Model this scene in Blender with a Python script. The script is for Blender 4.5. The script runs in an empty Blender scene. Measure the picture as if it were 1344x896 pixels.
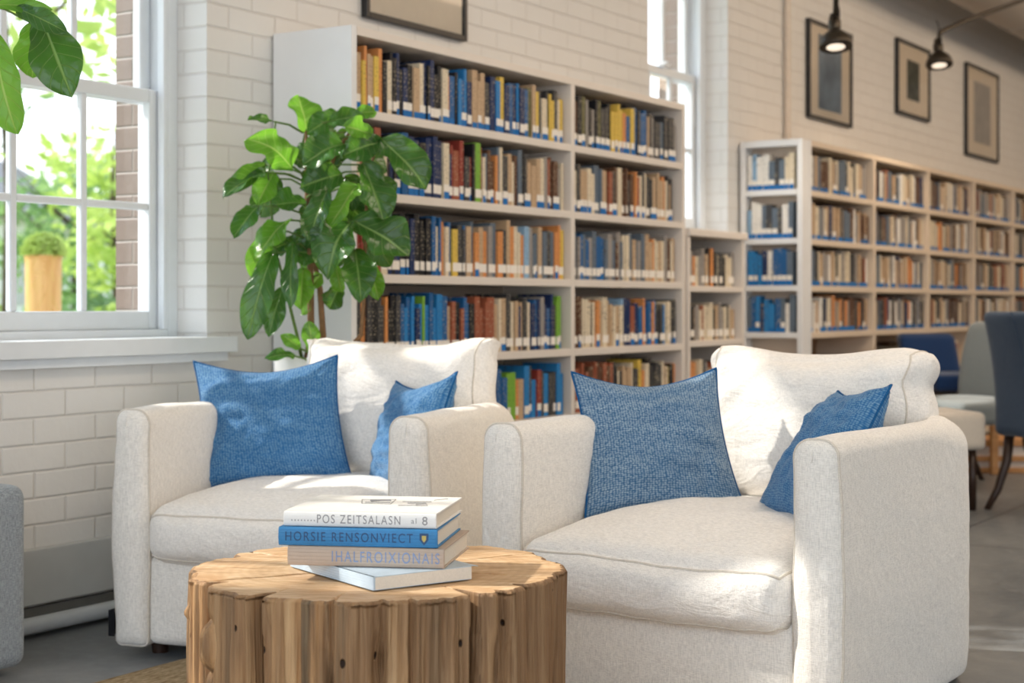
import bpy, math, random
from mathutils import Vector, Matrix, noise
PI = math.pi
C = bpy.context.scene.collection
S = bpy.context.scene

# ------------------------------------------------------------------ camera
A = math.radians(32.4)            # angle between the view axis and the long wall
F = 2090.0                        # focal length in pixels of the 1344 wide frame
H = 0.95
FW = Vector((math.cos(A), math.sin(A), 0)); RT = Vector((math.sin(A), -math.cos(A), 0)); UP = Vector((0, 0, 1))
def P(px, py, Z):
    return Vector((0, 0, H)) + FW*Z + RT*((px-672)/F*Z) + UP*((400-py)/F*Z)
cam = bpy.data.cameras.new('camera'); co = bpy.data.objects.new('camera', cam); C.objects.link(co)
co.location = (0, 0, H); co.rotation_euler = (PI/2, 0, A-PI/2)
cam.sensor_width = 36; cam.lens = F/1344*36; cam.shift_y = -48/1344
cam.dof.use_dof = True; cam.dof.focus_distance = 3.3; cam.dof.aperture_fstop = 4.3
cam.clip_end = 300
S.camera = co

# ------------------------------------------------------------------ helpers
def lin(c):
    return tuple(((v/255)/12.92 if v/255 <= .04045 else ((v/255+.055)/1.055)**2.4) for v in c)
def tag(o, label=None, cat=None, group=None, kind=None):
    if label: o['label'] = label
    if cat: o['category'] = cat
    if group: o['group'] = group
    if kind: o['kind'] = kind
    return o
def empty(name, loc=(0,0,0), rz=0):
    o = bpy.data.objects.new(name, None); o.location = loc; o.rotation_euler = (0,0,rz)
    o.empty_display_size = .1; C.objects.link(o); return o

class MB:
    def __init__(s): s.v=[]; s.f=[]; s.m=[]; s.uv={}
    def add(s, vs, fs, m=0):
        b=len(s.v); s.v += [tuple(v) for v in vs]
        for f in fs: s.f.append(tuple(i+b for i in f)); s.m.append(m)
        return b
    def box(s, x0,x1,y0,y1,z0,z1, m=0, M=None):
        vs=[Vector((x,y,z)) for z in (z0,z1) for y in (y0,y1) for x in (x0,x1)]
        if M: vs=[M@v for v in vs]
        s.add(vs, [(0,2,3,1),(4,5,7,6),(0,1,5,4),(2,6,7,3),(0,4,6,2),(1,3,7,5)], m)
        return s
    def tube(s, path, r, n=10, m=0, closed=False, cap=True):
        pts=[Vector(p) for p in path]; rs = r if isinstance(r,(list,tuple)) else [r]*len(pts)
        N=len(pts); rings=[]; prev=None
        for i,p in enumerate(pts):
            if closed: t=pts[(i+1)%N]-pts[i-1]
            else: t=pts[min(i+1,N-1)]-pts[max(i-1,0)]
            t.normalize()
            if prev is None:
                a=Vector((0,0,1)) if abs(t.z)<.9 else Vector((1,0,0)); u=t.cross(a).normalized()
            else:
                u=(prev-t*prev.dot(t)).normalized()
            prev=u; w=t.cross(u)
            rings.append([p+(u*math.cos(2*PI*k/n)+w*math.sin(2*PI*k/n))*rs[i] for k in range(n)])
        b=s.add([v for R in rings for v in R], [], m)
        L=N if closed else N-1
        for i in range(L):
            j=(i+1)%N
            for k in range(n):
                k2=(k+1)%n; s.f.append((b+i*n+k,b+i*n+k2,b+j*n+k2,b+j*n+k)); s.m.append(m)
        if cap and not closed:
            s.f.append(tuple(b+k for k in reversed(range(n)))); s.m.append(m)
            s.f.append(tuple(b+(N-1)*n+k for k in range(n))); s.m.append(m)
        return s
    def lathe(s, prof, n=40, c=(0,0,0), m=0, M=None):
        cx,cy,cz=c; vs=[]
        for r,z in prof:
            for k in range(n):
                v=Vector((cx+r*math.cos(2*PI*k/n), cy+r*math.sin(2*PI*k/n), cz+z)); vs.append(M@v if M else v)
        fs=[]
        for i in range(len(prof)-1):
            for k in range(n):
                k2=(k+1)%n; fs.append((i*n+k,i*n+k2,(i+1)*n+k2,(i+1)*n+k))
        if prof[0][0]>1e-5: fs.append(tuple(reversed(range(n))))
        if prof[-1][0]>1e-5: fs.append(tuple((len(prof)-1)*n+k for k in range(n)))
        s.add(vs,fs,m); return s
    def rbox(s, x0,x1,y0,y1,z0,z1, r=.03, n=14, fn=None, m=0, M=None):
        """rounded box, optionally deformed by fn(p,u) where u in [-1,1]^3"""
        c=Vector(((x0+x1)/2,(y0+y1)/2,(z0+z1)/2)); h=Vector(((x1-x0)/2,(y1-y0)/2,(z1-z0)/2))
        idx={}; vs=[]; fs=[]
        def vid(i,j,k):
            key=(i,j,k)
            if key in idx: return idx[key]
            u=[]
            for q,a in enumerate((i,j,k)):
                t=2*a/n-1
                # denser towards the edges so the rounding is smooth
                u.append(math.sin(t*PI/2)*.75+t*.25)
            p=Vector((u[0]*h.x,u[1]*h.y,u[2]*h.z))
            q=Vector([max(-(h[a]-r),min(h[a]-r,p[a])) for a in range(3)])
            d=p-q
            if d.length>1e-9:
                # project to rounded surface
                q2=q; dl=Vector([ (abs(p[a])-(h[a]-r))/r if abs(p[a])>h[a]-r else 0 for a in range(3)])
                L=dl.length
                mx=max(dl)
                d=Vector([math.copysign(dl[a],p[a]) for a in range(3)])
                if L>1e-9: d=d/L*mx if mx<1 else d/L
                p=q2+d*r
            p=c+p
            if fn: p=fn(p,Vector(u))
            if M: p=M@p
            idx[key]=len(vs); vs.append(p); return idx[key]
        for a in range(n):
            for b in range(n):
                fs.append((vid(a,b,0),vid(a,b+1,0),vid(a+1,b+1,0),vid(a+1,b,0)))
                fs.append((vid(a,b,n),vid(a+1,b,n),vid(a+1,b+1,n),vid(a,b+1,n)))
                fs.append((vid(a,0,b),vid(a+1,0,b),vid(a+1,0,b+1),vid(a,0,b+1)))
                fs.append((vid(a,n,b),vid(a,n,b+1),vid(a+1,n,b+1),vid(a+1,n,b)))
                fs.append((vid(0,a,b),vid(0,a,b+1),vid(0,a+1,b+1),vid(0,a+1,b)))
                fs.append((vid(n,a,b),vid(n,a+1,b),vid(n,a+1,b+1),vid(n,a,b+1)))
        s.last=(idx,[Vector(v) for v in vs],n); s.add(vs,fs,m); return s
    def ring(s,i):
        idx,vs,n=s.last; q=[(j,0) for j in range(n)]+[(n,k) for k in range(n)]+[(j,n) for j in range(n,0,-1)]+[(0,k) for k in range(n,0,-1)]
        return [vs[idx[(i,j,k)]] for j,k in q]
    def build(s, name, mats, parent=None, smooth=False, loc=None, rz=0, bevel=0, sub=0, auto=None, uv=None):
        me=bpy.data.meshes.new(name); me.from_pydata(s.v,[],s.f)
        if not isinstance(mats,(list,tuple)): mats=[mats]
        for m in mats: me.materials.append(m)
        for i,p in enumerate(me.polygons): p.material_index=s.m[i]
        if uv is not None:
            l=me.uv_layers.new(name='UVMap')
            for lp in me.loops: l.data[lp.index].uv = uv[lp.vertex_index]
        if smooth: me.shade_smooth()
        if auto: me.set_sharp_from_angle(angle=math.radians(auto))
        me.update()
        o=bpy.data.objects.new(name,me); C.objects.link(o)
        if parent: o.parent=parent
        if loc is not None: o.location=loc
        o.rotation_euler=(0,0,rz)
        if bevel:
            b=o.modifiers.new('bevel','BEVEL'); b.width=bevel; b.segments=2; b.limit_method='ANGLE'; b.harden_normals=False
        if sub:
            b=o.modifiers.new('sub','SUBSURF'); b.levels=sub; b.render_levels=sub
        return o
def nz(p, sc, seed=0):
    return noise.noise(Vector((p[0]*sc+seed*7.3, p[1]*sc-seed*3.1, p[2]*sc+seed*1.7)))

# ------------------------------------------------------------------ materials
MATS={}
class NT:
    def __init__(s,name):
        s.m=bpy.data.materials.new(name); s.m.use_nodes=True; s.t=s.m.node_tree
        s.b=s.t.nodes['Principled BSDF']; s.tc=s.t.nodes.new('ShaderNodeTexCoord')
    def n(s,ty,**kw):
        nd=s.t.nodes.new(ty)
        for k,v in kw.items():
            if k in nd.inputs.keys(): nd.inputs[k].default_value=v
            else: setattr(nd,k,v)
        return nd
    def l(s,a,b): s.t.links.new(a,b)
    def map(s,scale=(1,1,1),src='Object',rot=(0,0,0),loc=(0,0,0)):
        mp=s.n('ShaderNodeMapping'); mp.inputs['Scale'].default_value=scale; mp.inputs['Rotation'].default_value=rot; mp.inputs['Location'].default_value=loc
        s.l(s.tc.outputs[src],mp.inputs['Vector']); return mp.outputs[0]
    def noise(s,vec,scale,detail=4,rough=.5,dist=0):
        nd=s.n('ShaderNodeTexNoise'); nd.inputs['Scale'].default_value=scale; nd.inputs['Detail'].default_value=detail
        nd.inputs['Roughness'].default_value=rough; nd.inputs['Distortion'].default_value=dist
        s.l(vec,nd.inputs['Vector']); return nd.outputs['Fac']
    def ramp(s,fac,stops):
        r=s.n('ShaderNodeValToRGB'); e=r.color_ramp.elements
        while len(e)<len(stops): e.new(.5)
        for i,(p,c) in enumerate(stops):
            e[i].position=p; e[i].color=(*c,1) if len(c)==3 else c
        s.l(fac,r.inputs[0]); return r.outputs[0]
    def mix(s,fac,a,b,mode='MIX'):
        m=s.n('ShaderNodeMix'); m.data_type='RGBA'; m.blend_type=mode
        for k,v in ((0,fac),(6,a),(7,b)):
            if isinstance(v,(int,float)): m.inputs[k].default_value=v
            elif isinstance(v,tuple): m.inputs[k].default_value=(*v,1)
            else: s.l(v,m.inputs[k])
        return m.outputs[2]
    def math(s,op,a,b=0,c=None):
        m=s.n('ShaderNodeMath'); m.operation=op
        for i,v in enumerate((a,b,c)):
            if v is None: continue
            if isinstance(v,(int,float)): m.inputs[i].default_value=v
            else: s.l(v,m.inputs[i])
        return m.outputs[0]
    def bump(s,h,st=.3,d=.01,prev=None):
        b=s.n('ShaderNodeBump'); b.inputs['Strength'].default_value=st; b.inputs['Distance'].default_value=d
        s.l(h,b.inputs['Height'])
        if prev is not None: s.l(prev,b.inputs['Normal'])
        s.l(b.outputs[0],s.b.inputs['Normal']); return b.outputs[0]
    def col(s,v):
        if isinstance(v,tuple): s.b.inputs['Base Color'].default_value=(*v,1)
        else: s.l(v,s.b.inputs['Base Color'])
        return s
    def rough(s,r,spec=.5):
        s.b.inputs['Roughness'].default_value=r; s.b.inputs['Specular IOR Level'].default_value=spec; return s
def plain(name,c,rough=.5,spec=.5,metal=0,var=.06,bumpst=0,scale=30):
    if name in MATS: return MATS[name]
    t=NT(name); c=lin(c)
    if var:
        f=t.noise(t.map(),scale,3)
        t.col(t.ramp(f,[(.3,tuple(x*(1-var) for x in c)),(.7,tuple(min(1,x*(1+var)) for x in c))]))
        if bumpst: t.bump(f,bumpst,.002)
    else: t.col(c)
    t.rough(rough,spec); t.b.inputs['Metallic'].default_value=metal
    MATS[name]=t.m; return t.m

def brick_mat(name, base, mort, relief=1.0, bw=.235, bh=.078, flip=False):
    t=NT(name)
    sp=t.n('ShaderNodeSeparateXYZ'); t.l(t.tc.outputs['Object'],sp.inputs[0])
    cb=t.n('ShaderNodeCombineXYZ')
    xs=t.math('ADD',sp.outputs[0],sp.outputs[1])
    t.l(xs,cb.inputs[0]); t.l(sp.outputs[2],cb.inputs[1])
    # slightly wandering joints
    nn=t.n('ShaderNodeTexNoise'); nn.inputs['Scale'].default_value=6; t.l(t.tc.outputs['Object'],nn.inputs['Vector'])
    va=t.n('ShaderNodeVectorMath'); va.operation='MULTIPLY_ADD'; t.l(nn.outputs['Color'],va.inputs[0]); va.inputs[1].default_value=(.006,.006,0); t.l(cb.outputs[0],va.inputs[2])
    br=t.n('ShaderNodeTexBrick'); t.l(va.outputs[0],br.inputs['Vector'])
    br.inputs['Scale'].default_value=1; br.inputs['Mortar Size'].default_value=.006; br.inputs['Mortar Smooth'].default_value=1.0
    br.inputs['Brick Width'].default_value=bw; br.inputs['Row Height'].default_value=bh
    br.inputs['Color1'].default_value=(.35,.35,.35,1); br.inputs['Color2'].default_value=(.75,.75,.75,1); br.inputs['Mortar'].default_value=(.5,.5,.5,1)
    fine=t.noise(t.tc.outputs['Object'],45,5,.65); big=t.noise(t.tc.outputs['Object'],3.5,3)
    b=lin(base); mo=lin(mort)
    c=t.mix(br.outputs['Fac'],b,mo)
    c=t.mix(t.math('MULTIPLY',br.outputs['Color'],.10),c,tuple(x*.72 for x in b))
    c=t.mix(t.ramp(big,[(.35,(0,0,0)),(.7,(.25,.25,.25))]),c,tuple(x*.88 for x in b))
    # chips of bare brick
    chip=t.ramp(t.noise(t.tc.outputs['Object'],16,6,.7),[(.70,(0,0,0)),(.74,(.6,.6,.6))])
    c=t.mix(chip,c,lin((168,140,118)))
    t.col(c).rough(.55,.4)
    hgt=t.math('SUBTRACT',t.math('MULTIPLY',fine,.16),t.math('MULTIPLY',br.outputs['Fac'],.62))
    hgt=t.math('ADD',hgt,t.math('MULTIPLY',br.outputs['Color'],.35))
    hgt=t.math('ADD',hgt,t.math('MULTIPLY',t.noise(t.tc.outputs['Object'],14,3),.5))
    t.bump(hgt,.75*relief,.008); return t.m
M_brick=brick_mat('painted_brick',(228,226,222),(216,212,206),.8)
M_brick_out=brick_mat('bare_brick',(132,114,102),(150,142,132),1)

def fabric(name, c, weave=.25, wr=.0, tint=.06, sheen=.3):
    t=NT(name); c=lin(c)
    v=t.map((1,1,1))
    w1=t.noise(t.map((90,90,700)),1,2); w2=t.noise(t.map((500,500,60)),1,2)
    w=t.math('ADD',w1,w2)
    cc=t.ramp(t.math('MULTIPLY',w,.5),[(.38,tuple(x*(1-tint*1.8) for x in c)),(.6,tuple(min(1,x*(1+tint)) for x in c))])
    t.col(cc).rough(.9,.2)
    t.b.inputs['Sheen Weight'].default_value=sheen; t.b.inputs['Sheen Roughness'].default_value=.5
    b=t.bump(w,weave,.0012)
    if wr:
        h=t.noise(t.map((1,1.4,1.8)),6.5,4,.55,1.6)
        t.bump(h,wr,.03,b)
    return t.m
M_linen=fabric('off_white_linen',(238,233,225),.6,.16,tint=.09)
M_linen_cush=fabric('off_white_linen_cushion',(241,236,229),.55,.34,tint=.08)
M_piping=fabric('linen_piping',(214,205,192),.2)
M_grey_fab=fabric('grey_ribbed_fabric',(150,158,164),.9,tint=.22)
M_navy_fab=fabric('slate_blue_fabric',(52,70,92),.4,.1,tint=.12)
M_lgrey_fab=fabric('light_grey_fabric',(128,136,138),.3)
M_beige_fab=fabric('beige_fabric',(206,196,182),.3)
M_royal_fab=fabric('deep_blue_fabric',(14,48,92),.3)

def knit(name, dark, light, amt=1.0):
    t=NT(name); d=lin(dark); l_=lin(light)
    uv=t.map((1,1,1),'UV')
    # warp a bit
    nn=t.n('ShaderNodeTexNoise'); nn.inputs['Scale'].default_value=9; t.l(uv,nn.inputs['Vector'])
    va=t.n('ShaderNodeVectorMath'); va.operation='MULTIPLY_ADD'; t.l(nn.outputs['Color'],va.inputs[0]); va.inputs[1].default_value=(.006,.006,0); t.l(uv,va.inputs[2])
    mp=t.n('ShaderNodeMapping'); mp.inputs['Scale'].default_value=(120,160,1); t.l(va.outputs[0],mp.inputs[0])
    vo=t.n('ShaderNodeTexVoronoi'); vo.inputs['Scale'].default_value=1; vo.inputs['Randomness'].default_value=.36; t.l(mp.outputs[0],vo.inputs['Vector'])
    dots=t.ramp(vo.outputs['Distance'],[(.2,(1,1,1)),(.62,(0,0,0))])
    big=t.noise(t.map((3,24,1),'UV'),1,3)
    f=t.math('MULTIPLY',dots,t.math('MULTIPLY_ADD',big,.7*amt,.12*amt))
    t.col(t.mix(f,d,l_)).rough(.8,.25)
    t.b.inputs['Sheen Weight'].default_value=.15
    b=t.bump(dots,.5,.0015)
    t.bump(t.noise(t.map((1,1.6,1),'UV'),6,3,.5,1.0),.22,.02,b)
    return t.m
M_knit_a=knit('bright_blue_knit',(26,94,148),(158,198,220),.85)
M_knit_b=knit('dusty_blue_knit',(46,94,134),(190,208,218),1.2)
M_knit_edge=plain('blue_knit_edge',(22,84,134),.8,.2,var=.12,scale=200)

# wood stump
def wood_side():
    t=NT('weathered_stump_side')
    f=t.noise(t.map((22,22,1.1)),1,7,.6,.6); g=t.noise(t.map((3.2,3.2,.9)),1.4,4,.6,.5)
    fine=t.noise(t.map((160,160,5)),1,3)
    c=t.ramp(f,[(.32,lin((48,30,18))),(.43,lin((122,82,48))),(.53,lin((172,126,80))),(.70,lin((214,176,130)))])
    c=t.mix(t.ramp(g,[(.42,(0,0,0)),(.62,(.85,.85,.85))]),c,lin((104,68,40)))
    c=t.mix(t.math('MULTIPLY',fine,.35),c,lin((232,200,156)))
    vo=t.n('ShaderNodeTexVoronoi'); vo.inputs['Scale'].default_value=1; t.l(t.map((19,19,14)),vo.inputs['Vector'])
    hole=t.ramp(vo.outputs['Distance'],[(.085,(1,1,1)),(.12,(0,0,0))])
    c=t.mix(hole,c,lin((40,24,14)))
    t.col(c).rough(.62,.3)
    h=t.math('SUBTRACT',t.math('ADD',t.math('MULTIPLY',f,1.3),t.math('MULTIPLY',fine,.35)),hole)
    t.bump(h,1.0,.012); return t.m
def wood_top():
    t=NT('stump_top')
    sp=t.n('ShaderNodeSeparateXYZ'); t.l(t.tc.outputs['Object'],sp.inputs[0])
    r=t.math('SQRT',t.math('ADD',t.math('POWER',t.math('ADD',sp.outputs[0],.03),2),t.math('POWER',sp.outputs[1],2)))
    wob=t.noise(t.map((1,1,0)),4,3)
    r2=t.math('ADD',r,t.math('MULTIPLY',wob,.05))
    rings=t.math('SINE',t.math('MULTIPLY',r2,330))
    f=t.noise(t.map((14,60,1),rot=(0,0,.5)),1,6,.65,.4); g=t.noise(t.map((1,1,1)),5,5,.6)
    c=t.ramp(f,[(.3,lin((170,132,94))),(.5,lin((208,174,134))),(.72,lin((228,202,168)))])
    c=t.mix(t.math('MULTIPLY_ADD',rings,.07,.07),c,lin((150,104,64)))
    c=t.mix(t.ramp(g,[(.5,(0,0,0)),(.72,(.55,.55,.55))]),c,lin((188,136,84)))
    t.col(c).rough(.55,.35)
    t.bump(t.math('ADD',f,t.math('MULTIPLY',rings,.08)),.35,.004); return t.m
M_wside=wood_side(); M_wtop=wood_top()
def woodplain(name,c1,c2,sc=(4,4,40),rough=.5):
    t=NT(name); f=t.noise(t.map(sc),1,5,.6,.3)
    t.col(t.ramp(f,[(.3,lin(c1)),(.7,lin(c2))])).rough(rough,.4); t.bump(f,.15,.003); return t.m
M_wood=woodplain('oak_wood',(176,124,74),(206,156,104),(3,30,30))
M_darkwood=woodplain('dark_walnut',(38,24,18),(62,42,30),(30,30,4),.35)
M_barrel=woodplain('amber_cedar',(206,150,84),(232,186,120),(30,30,3))
M_shelf=plain('shelf_white',(226,217,207),.45,.4,var=.02,scale=8)
M_shelf_cool=plain('shelf_end_white_cool_lit',(232,232,232),.4,.4,var=.015,scale=8)  # end unit's white; paints cool window light on the tall bookcase's side
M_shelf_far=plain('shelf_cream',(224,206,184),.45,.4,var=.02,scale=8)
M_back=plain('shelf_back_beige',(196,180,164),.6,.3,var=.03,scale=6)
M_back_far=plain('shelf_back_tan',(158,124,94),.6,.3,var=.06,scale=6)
M_frame=plain('window_frame_paint',(226,230,233),.35,.5,var=.015,scale=20)
M_board=plain('baseboard_paint',(206,206,202),.45,.4,var=.03,scale=10)
M_gap=plain('recessed_board_grey',(120,118,112),.6,.3)  # plain grey of the recessed lower board
M_pipe=plain('painted_pipe',(206,210,212),.35,.5,var=.02)
M_ceil=plain('ceiling_plaster',(224,214,200),.8,.2,var=.02)
M_black=plain('black_frame_lacquer',(24,24,26),.35,.5,var=.05)
M_bronze=plain('bronze_lamp_metal',(64,58,50),.38,.5,metal=.7,var=.1)
M_mat=plain('cream_mat_board',(232,222,206),.8,.2,var=.02)
M_print=plain('grey_print',(180,176,170),.7,.2,var=.12,scale=9)
M_print2=plain('dark_print',(88,92,84),.7,.2,var=.5,scale=14)
M_print3=plain('blue_grey_print_reflection',(132,148,164),.6,.3,var=.35,scale=5)  # print's blue-grey also holds a window reflection in its colour
M_pot=plain('white_ceramic',(226,228,228),.3,.5,var=.02)
M_vase=plain('glossy_white_vase',(238,240,242),.18,.6,var=.01)
M_soil=plain('dark_soil',(52,38,28),.95,.1,var=.3,scale=60,bumpst=.5)
M_stem=plain('brown_stem',(128,96,66),.7,.3,var=.2,scale=60,bumpst=.4)
M_gstem=plain('green_stem',(96,122,58),.6,.3,var=.2,scale=60)
M_tagm=plain('black_tag',(20,22,26),.7,.2,var=.05)
M_paper=plain('page_paper',(224,216,202),.8,.2,var=.05,scale=300)
M_duct=plain('duct_metal',(176,168,158),.5,.5,metal=.3,var=.04)
# duct / glass / floor / rug
def glass():
    t=NT('window_glass'); t.b.inputs['Base Color'].default_value=(1,1,1,1)
    nt=t.t; out=nt.nodes['Material Output']
    tr=nt.nodes.new('ShaderNodeBsdfTransparent'); gl=nt.nodes.new('ShaderNodeBsdfGlossy'); gl.inputs['Roughness'].default_value=.02
    mx=nt.nodes.new('ShaderNodeMixShader'); mx.inputs[0].default_value=.06
    nt.links.new(tr.outputs[0],mx.inputs[1]); nt.links.new(gl.outputs[0],mx.inputs[2]); nt.links.new(mx.outputs[0],out.inputs[0])
    return t.m
M_glass=glass()
def floor_mat():
    t=NT('polished_concrete')
    a=t.noise(t.map((1,1,1)),1.3,6,.6,.4); b=t.noise(t.map((1,1,1)),22,4,.6)
    c=t.ramp(a,[(.3,lin((98,102,106))),(.55,lin((122,125,127))),(.75,lin((142,143,143)))])
    c=t.mix(t.ramp(b,[(.55,(0,0,0)),(.75,(.3,.3,.3))]),c,lin((170,168,164)))
    # saw-cut joints
    br=t.n('ShaderNodeTexBrick'); br.offset=0; t.l(t.map((1,1,1),loc=(.9,.4,0)),br.inputs['Vector']); br.inputs['Scale'].default_value=1
    br.inputs['Brick Width'].default_value=2.4; br.inputs['Row Height'].default_value=2.4; br.inputs['Mortar Size'].default_value=.006
    c=t.mix(br.outputs['Fac'],c,lin((60,60,60)))
    t.col(c); t.b.inputs['Specular IOR Level'].default_value=.5
    t.l(t.ramp(b,[(.3,(.28,)*3),(.7,(.42,)*3)]),t.b.inputs['Roughness'])
    t.bump(b,.06,.004); return t.m
M_floor=floor_mat()
def rug_mat():
    t=NT('jute'); w=t.n('ShaderNodeTexWave'); w.inputs['Scale'].default_value=45; w.inputs['Distortion'].default_value=2; w.inputs['Detail'].default_value=3
    t.l(t.map((1,1,1),rot=(0,0,.0)),w.inputs['Vector'])
    n=t.noise(t.map((40,160,40)),1,3)
    c=t.ramp(n,[(.3,lin((160,132,96))),(.7,lin((222,198,160)))])
    t.col(c).rough(.95,.1); t.bump(t.math('ADD',n,w.outputs['Fac']),.9,.008); return t.m
M_rug=rug_mat()
def leaf_mat(name,c1,c2,vein,trans=.35):
    t=NT(name)
    uv=t.n('ShaderNodeSeparateXYZ'); t.l(t.tc.outputs['UV'],uv.inputs[0])
    # u across -1..1 (stored 0..1), v along
    u=t.math('ABSOLUTE',t.math('MULTIPLY_ADD',uv.outputs[0],2,-1))
    mid=t.ramp(u,[(.0,(1,1,1)),(.05,(.7,.7,.7)),(.08,(0,0,0))])
    s=t.math('SUBTRACT',t.math('MULTIPLY',uv.outputs[1],7),t.math('MULTIPLY',u,1.6))
    fr=t.math('ABSOLUTE',t.math('SUBTRACT',t.math('FRACT',s),.5))
    side=t.ramp(fr,[(.0,(.7,.7,.7)),(.07,(0,0,0))])
    v=t.math('MAXIMUM',mid,side)
    f=t.noise(t.tc.outputs['Object'],9,3)
    c=t.ramp(f,[(.32,lin(c1)),(.68,lin(c2))])
    c=t.mix(t.math('MULTIPLY',v,.8),c,lin(vein))
    t.col(c).rough(.27,.6)
    t.bump(t.math('ADD',t.math('MULTIPLY',v,-1),t.noise(t.tc.outputs['Object'],38,2)),.7,.005)
    nt=t.t; out=nt.nodes['Material Output']; tl=nt.nodes.new('ShaderNodeBsdfTranslucent'); mx=nt.nodes.new('ShaderNodeMixShader'); mx.inputs[0].default_value=trans
    tc=t.mix(.5,c,lin((150,210,60))); nt.links.new(tc,tl.inputs[0])
    nt.links.new(t.b.outputs[0],mx.inputs[1]); nt.links.new(tl.outputs[0],mx.inputs[2]); nt.links.new(mx.outputs[0],out.inputs[0])
    return t.m
M_leaf=leaf_mat('fiddle_leaf_green',(34,78,34),(66,118,46),(150,182,104),.28)
M_leafb=leaf_mat('fiddle_leaf_backlit',(84,146,44),(128,186,66),(200,222,130),.55)  # paler green puts the glow of backlit leaves into the colour
def tree_leaf(name,c1,c2):
    t=NT(name); oi=t.noise(t.map((1,1,1)),1.6,3)
    c=t.ramp(oi,[(.3,lin(c1)),(.7,lin(c2))]); t.col(c).rough(.6,.2)
    nt=t.t; out=nt.nodes['Material Output']; tl=nt.nodes.new('ShaderNodeBsdfTranslucent'); mx=nt.nodes.new('ShaderNodeMixShader'); mx.inputs[0].default_value=.5
    nt.links.new(c,tl.inputs[0]); nt.links.new(t.b.outputs[0],mx.inputs[1]); nt.links.new(tl.outputs[0],mx.inputs[2]); nt.links.new(mx.outputs[0],out.inputs[0])
    return t.m
M_tree1=tree_leaf('tree_leaf_light',(168,190,84),(214,226,140))
M_tree2=tree_leaf('tree_leaf_mid',(108,142,88),(164,190,124))
M_trunk=plain('tree_bark',(92,78,66),.9,.1,var=.3,scale=20,bumpst=.5)
M_grass=plain('lawn',(128,156,88),.9,.1,var=.25,scale=3)
M_pave=plain('terrace_paving',(196,190,180),.8,.2,var=.06,scale=2)
M_house=plain('pale_clapboard',(222,218,210),.8,.2,var=.03,scale=2)
M_roof=plain('grey_roof',(132,128,126),.8,.2,var=.1,scale=8)

# ------------------------------------------------------------------ room
W=3.65; WT=.30      # inner face of the long brick wall, thickness
CEIL=3.5; X0=-2.5; X1=18.0; YB=-5.5
wins=[(2.86,3.88,.84,2.75),(7.01,7.94,1.33,3.15),(1.30,2.32,.84,2.75)]   # x0,x1,z0,z1 openings
def wall_back():
    b=MB(); xs=sorted({X0,X1,*[w[0] for w in wins],*[w[1] for w in wins]})
    for i in range(len(xs)-1):
        a,c=xs[i],xs[i+1]; w=[q for q in wins if q[0]==a]
        if w:
            b.box(a,c,W,W+WT,0,w[0][2]); b.box(a,c,W,W+WT,w[0][3],CEIL)
        else: b.box(a,c,W,W+WT,0,CEIL)
    return b
tag(wall_back().build('wall_back',M_brick),kind='structure')
b=MB(); b.box(X0,X1,YB,W,-.2,0); tag(b.build('floor',M_floor),kind='structure')
b=MB(); b.box(X0,X1,YB,W+WT,CEIL,CEIL+.2); tag(b.build('ceiling',M_ceil),kind='structure')
b=MB(); b.box(X1,X1+.2,YB,W+WT,0,CEIL); tag(b.build('wall_right',M_brick),kind='structure')
def wall_outer():
    b=MB(); y0,y1=W+WT,W+.42; xs=sorted({X0,X1,*[w[0] for w in wins],*[w[1] for w in wins]})
    for i in range(len(xs)-1):
        a,c=xs[i],xs[i+1]; w=[q for q in wins if q[0]==a]
        if w: b.box(a,c,y0,y1,-.05,w[0][2]-.03); b.box(a,c,y0,y1,w[0][3],CEIL+.2)
        else: b.box(a,c,y0,y1,-.05,CEIL+.2)
    return b
tag(wall_outer().build('wall_outside',M_brick_out),kind='structure')
# opposite side of the room, with tall windows
ow=[(-1.5,0.3),(2.0,3.8),(5.6,7.4)]
b=MB(); xs=sorted({X0,X1,*[q for w in ow for q in w]})
for i in range(len(xs)-1):
    a,c=xs[i],xs[i+1]
    if any(q[0]==a for q in ow): b.box(a,c,YB-.3,YB,0,.8); b.box(a,c,YB-.3,YB,3.1,CEIL)
    else: b.box(a,c,YB-.3,YB,0,CEIL)
tag(b.build('wall_front',M_brick),kind='structure')
for k,(a,c) in enumerate(ow):
    b=MB(); m=(a+c)/2
    for x in (a,m-.03,c-.06): b.box(x,x+.06,YB-.2,YB-.14,.8,3.1)
    for z in (.8,1.55,2.3,3.04): b.box(a,c,YB-.19,YB-.15,z,z+.05)
    tag(b.build('window_%d'%(4+k),M_frame),kind='structure')
# boards along the wall base, to the left of the tall bookcase
b=MB(); b.box(X0,4.17,W-.03,W+.0,.085,.245); tag(b.build('baseboard_back',M_board,bevel=.004),kind='structure')
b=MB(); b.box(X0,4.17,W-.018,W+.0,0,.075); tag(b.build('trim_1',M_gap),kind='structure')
b=MB(); b.tube([(X0,W-.055,.034),(4.15,W-.055,.034)],.024,16)
for x in (-1,0,1,2,2.7,3.9): b.box(x-.012,x+.012,W-.06,W-.015,.0,.03)
tag(b.build('floor_pipe',M_pipe,smooth=True,auto=40),'white painted pipe running along the floor under the window wall','pipe')
# a slim riser on the right part of the wall
b=MB(); b.tube([(8.72,W-.022,1.5),(8.72,W-.022,CEIL-.002)],.02,12)
tag(b.build('wall_conduit',plain('painted_conduit',(214,200,184),.5),smooth=True,auto=40),'pale painted conduit running up the brick wall left of the pictures','conduit')

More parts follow.
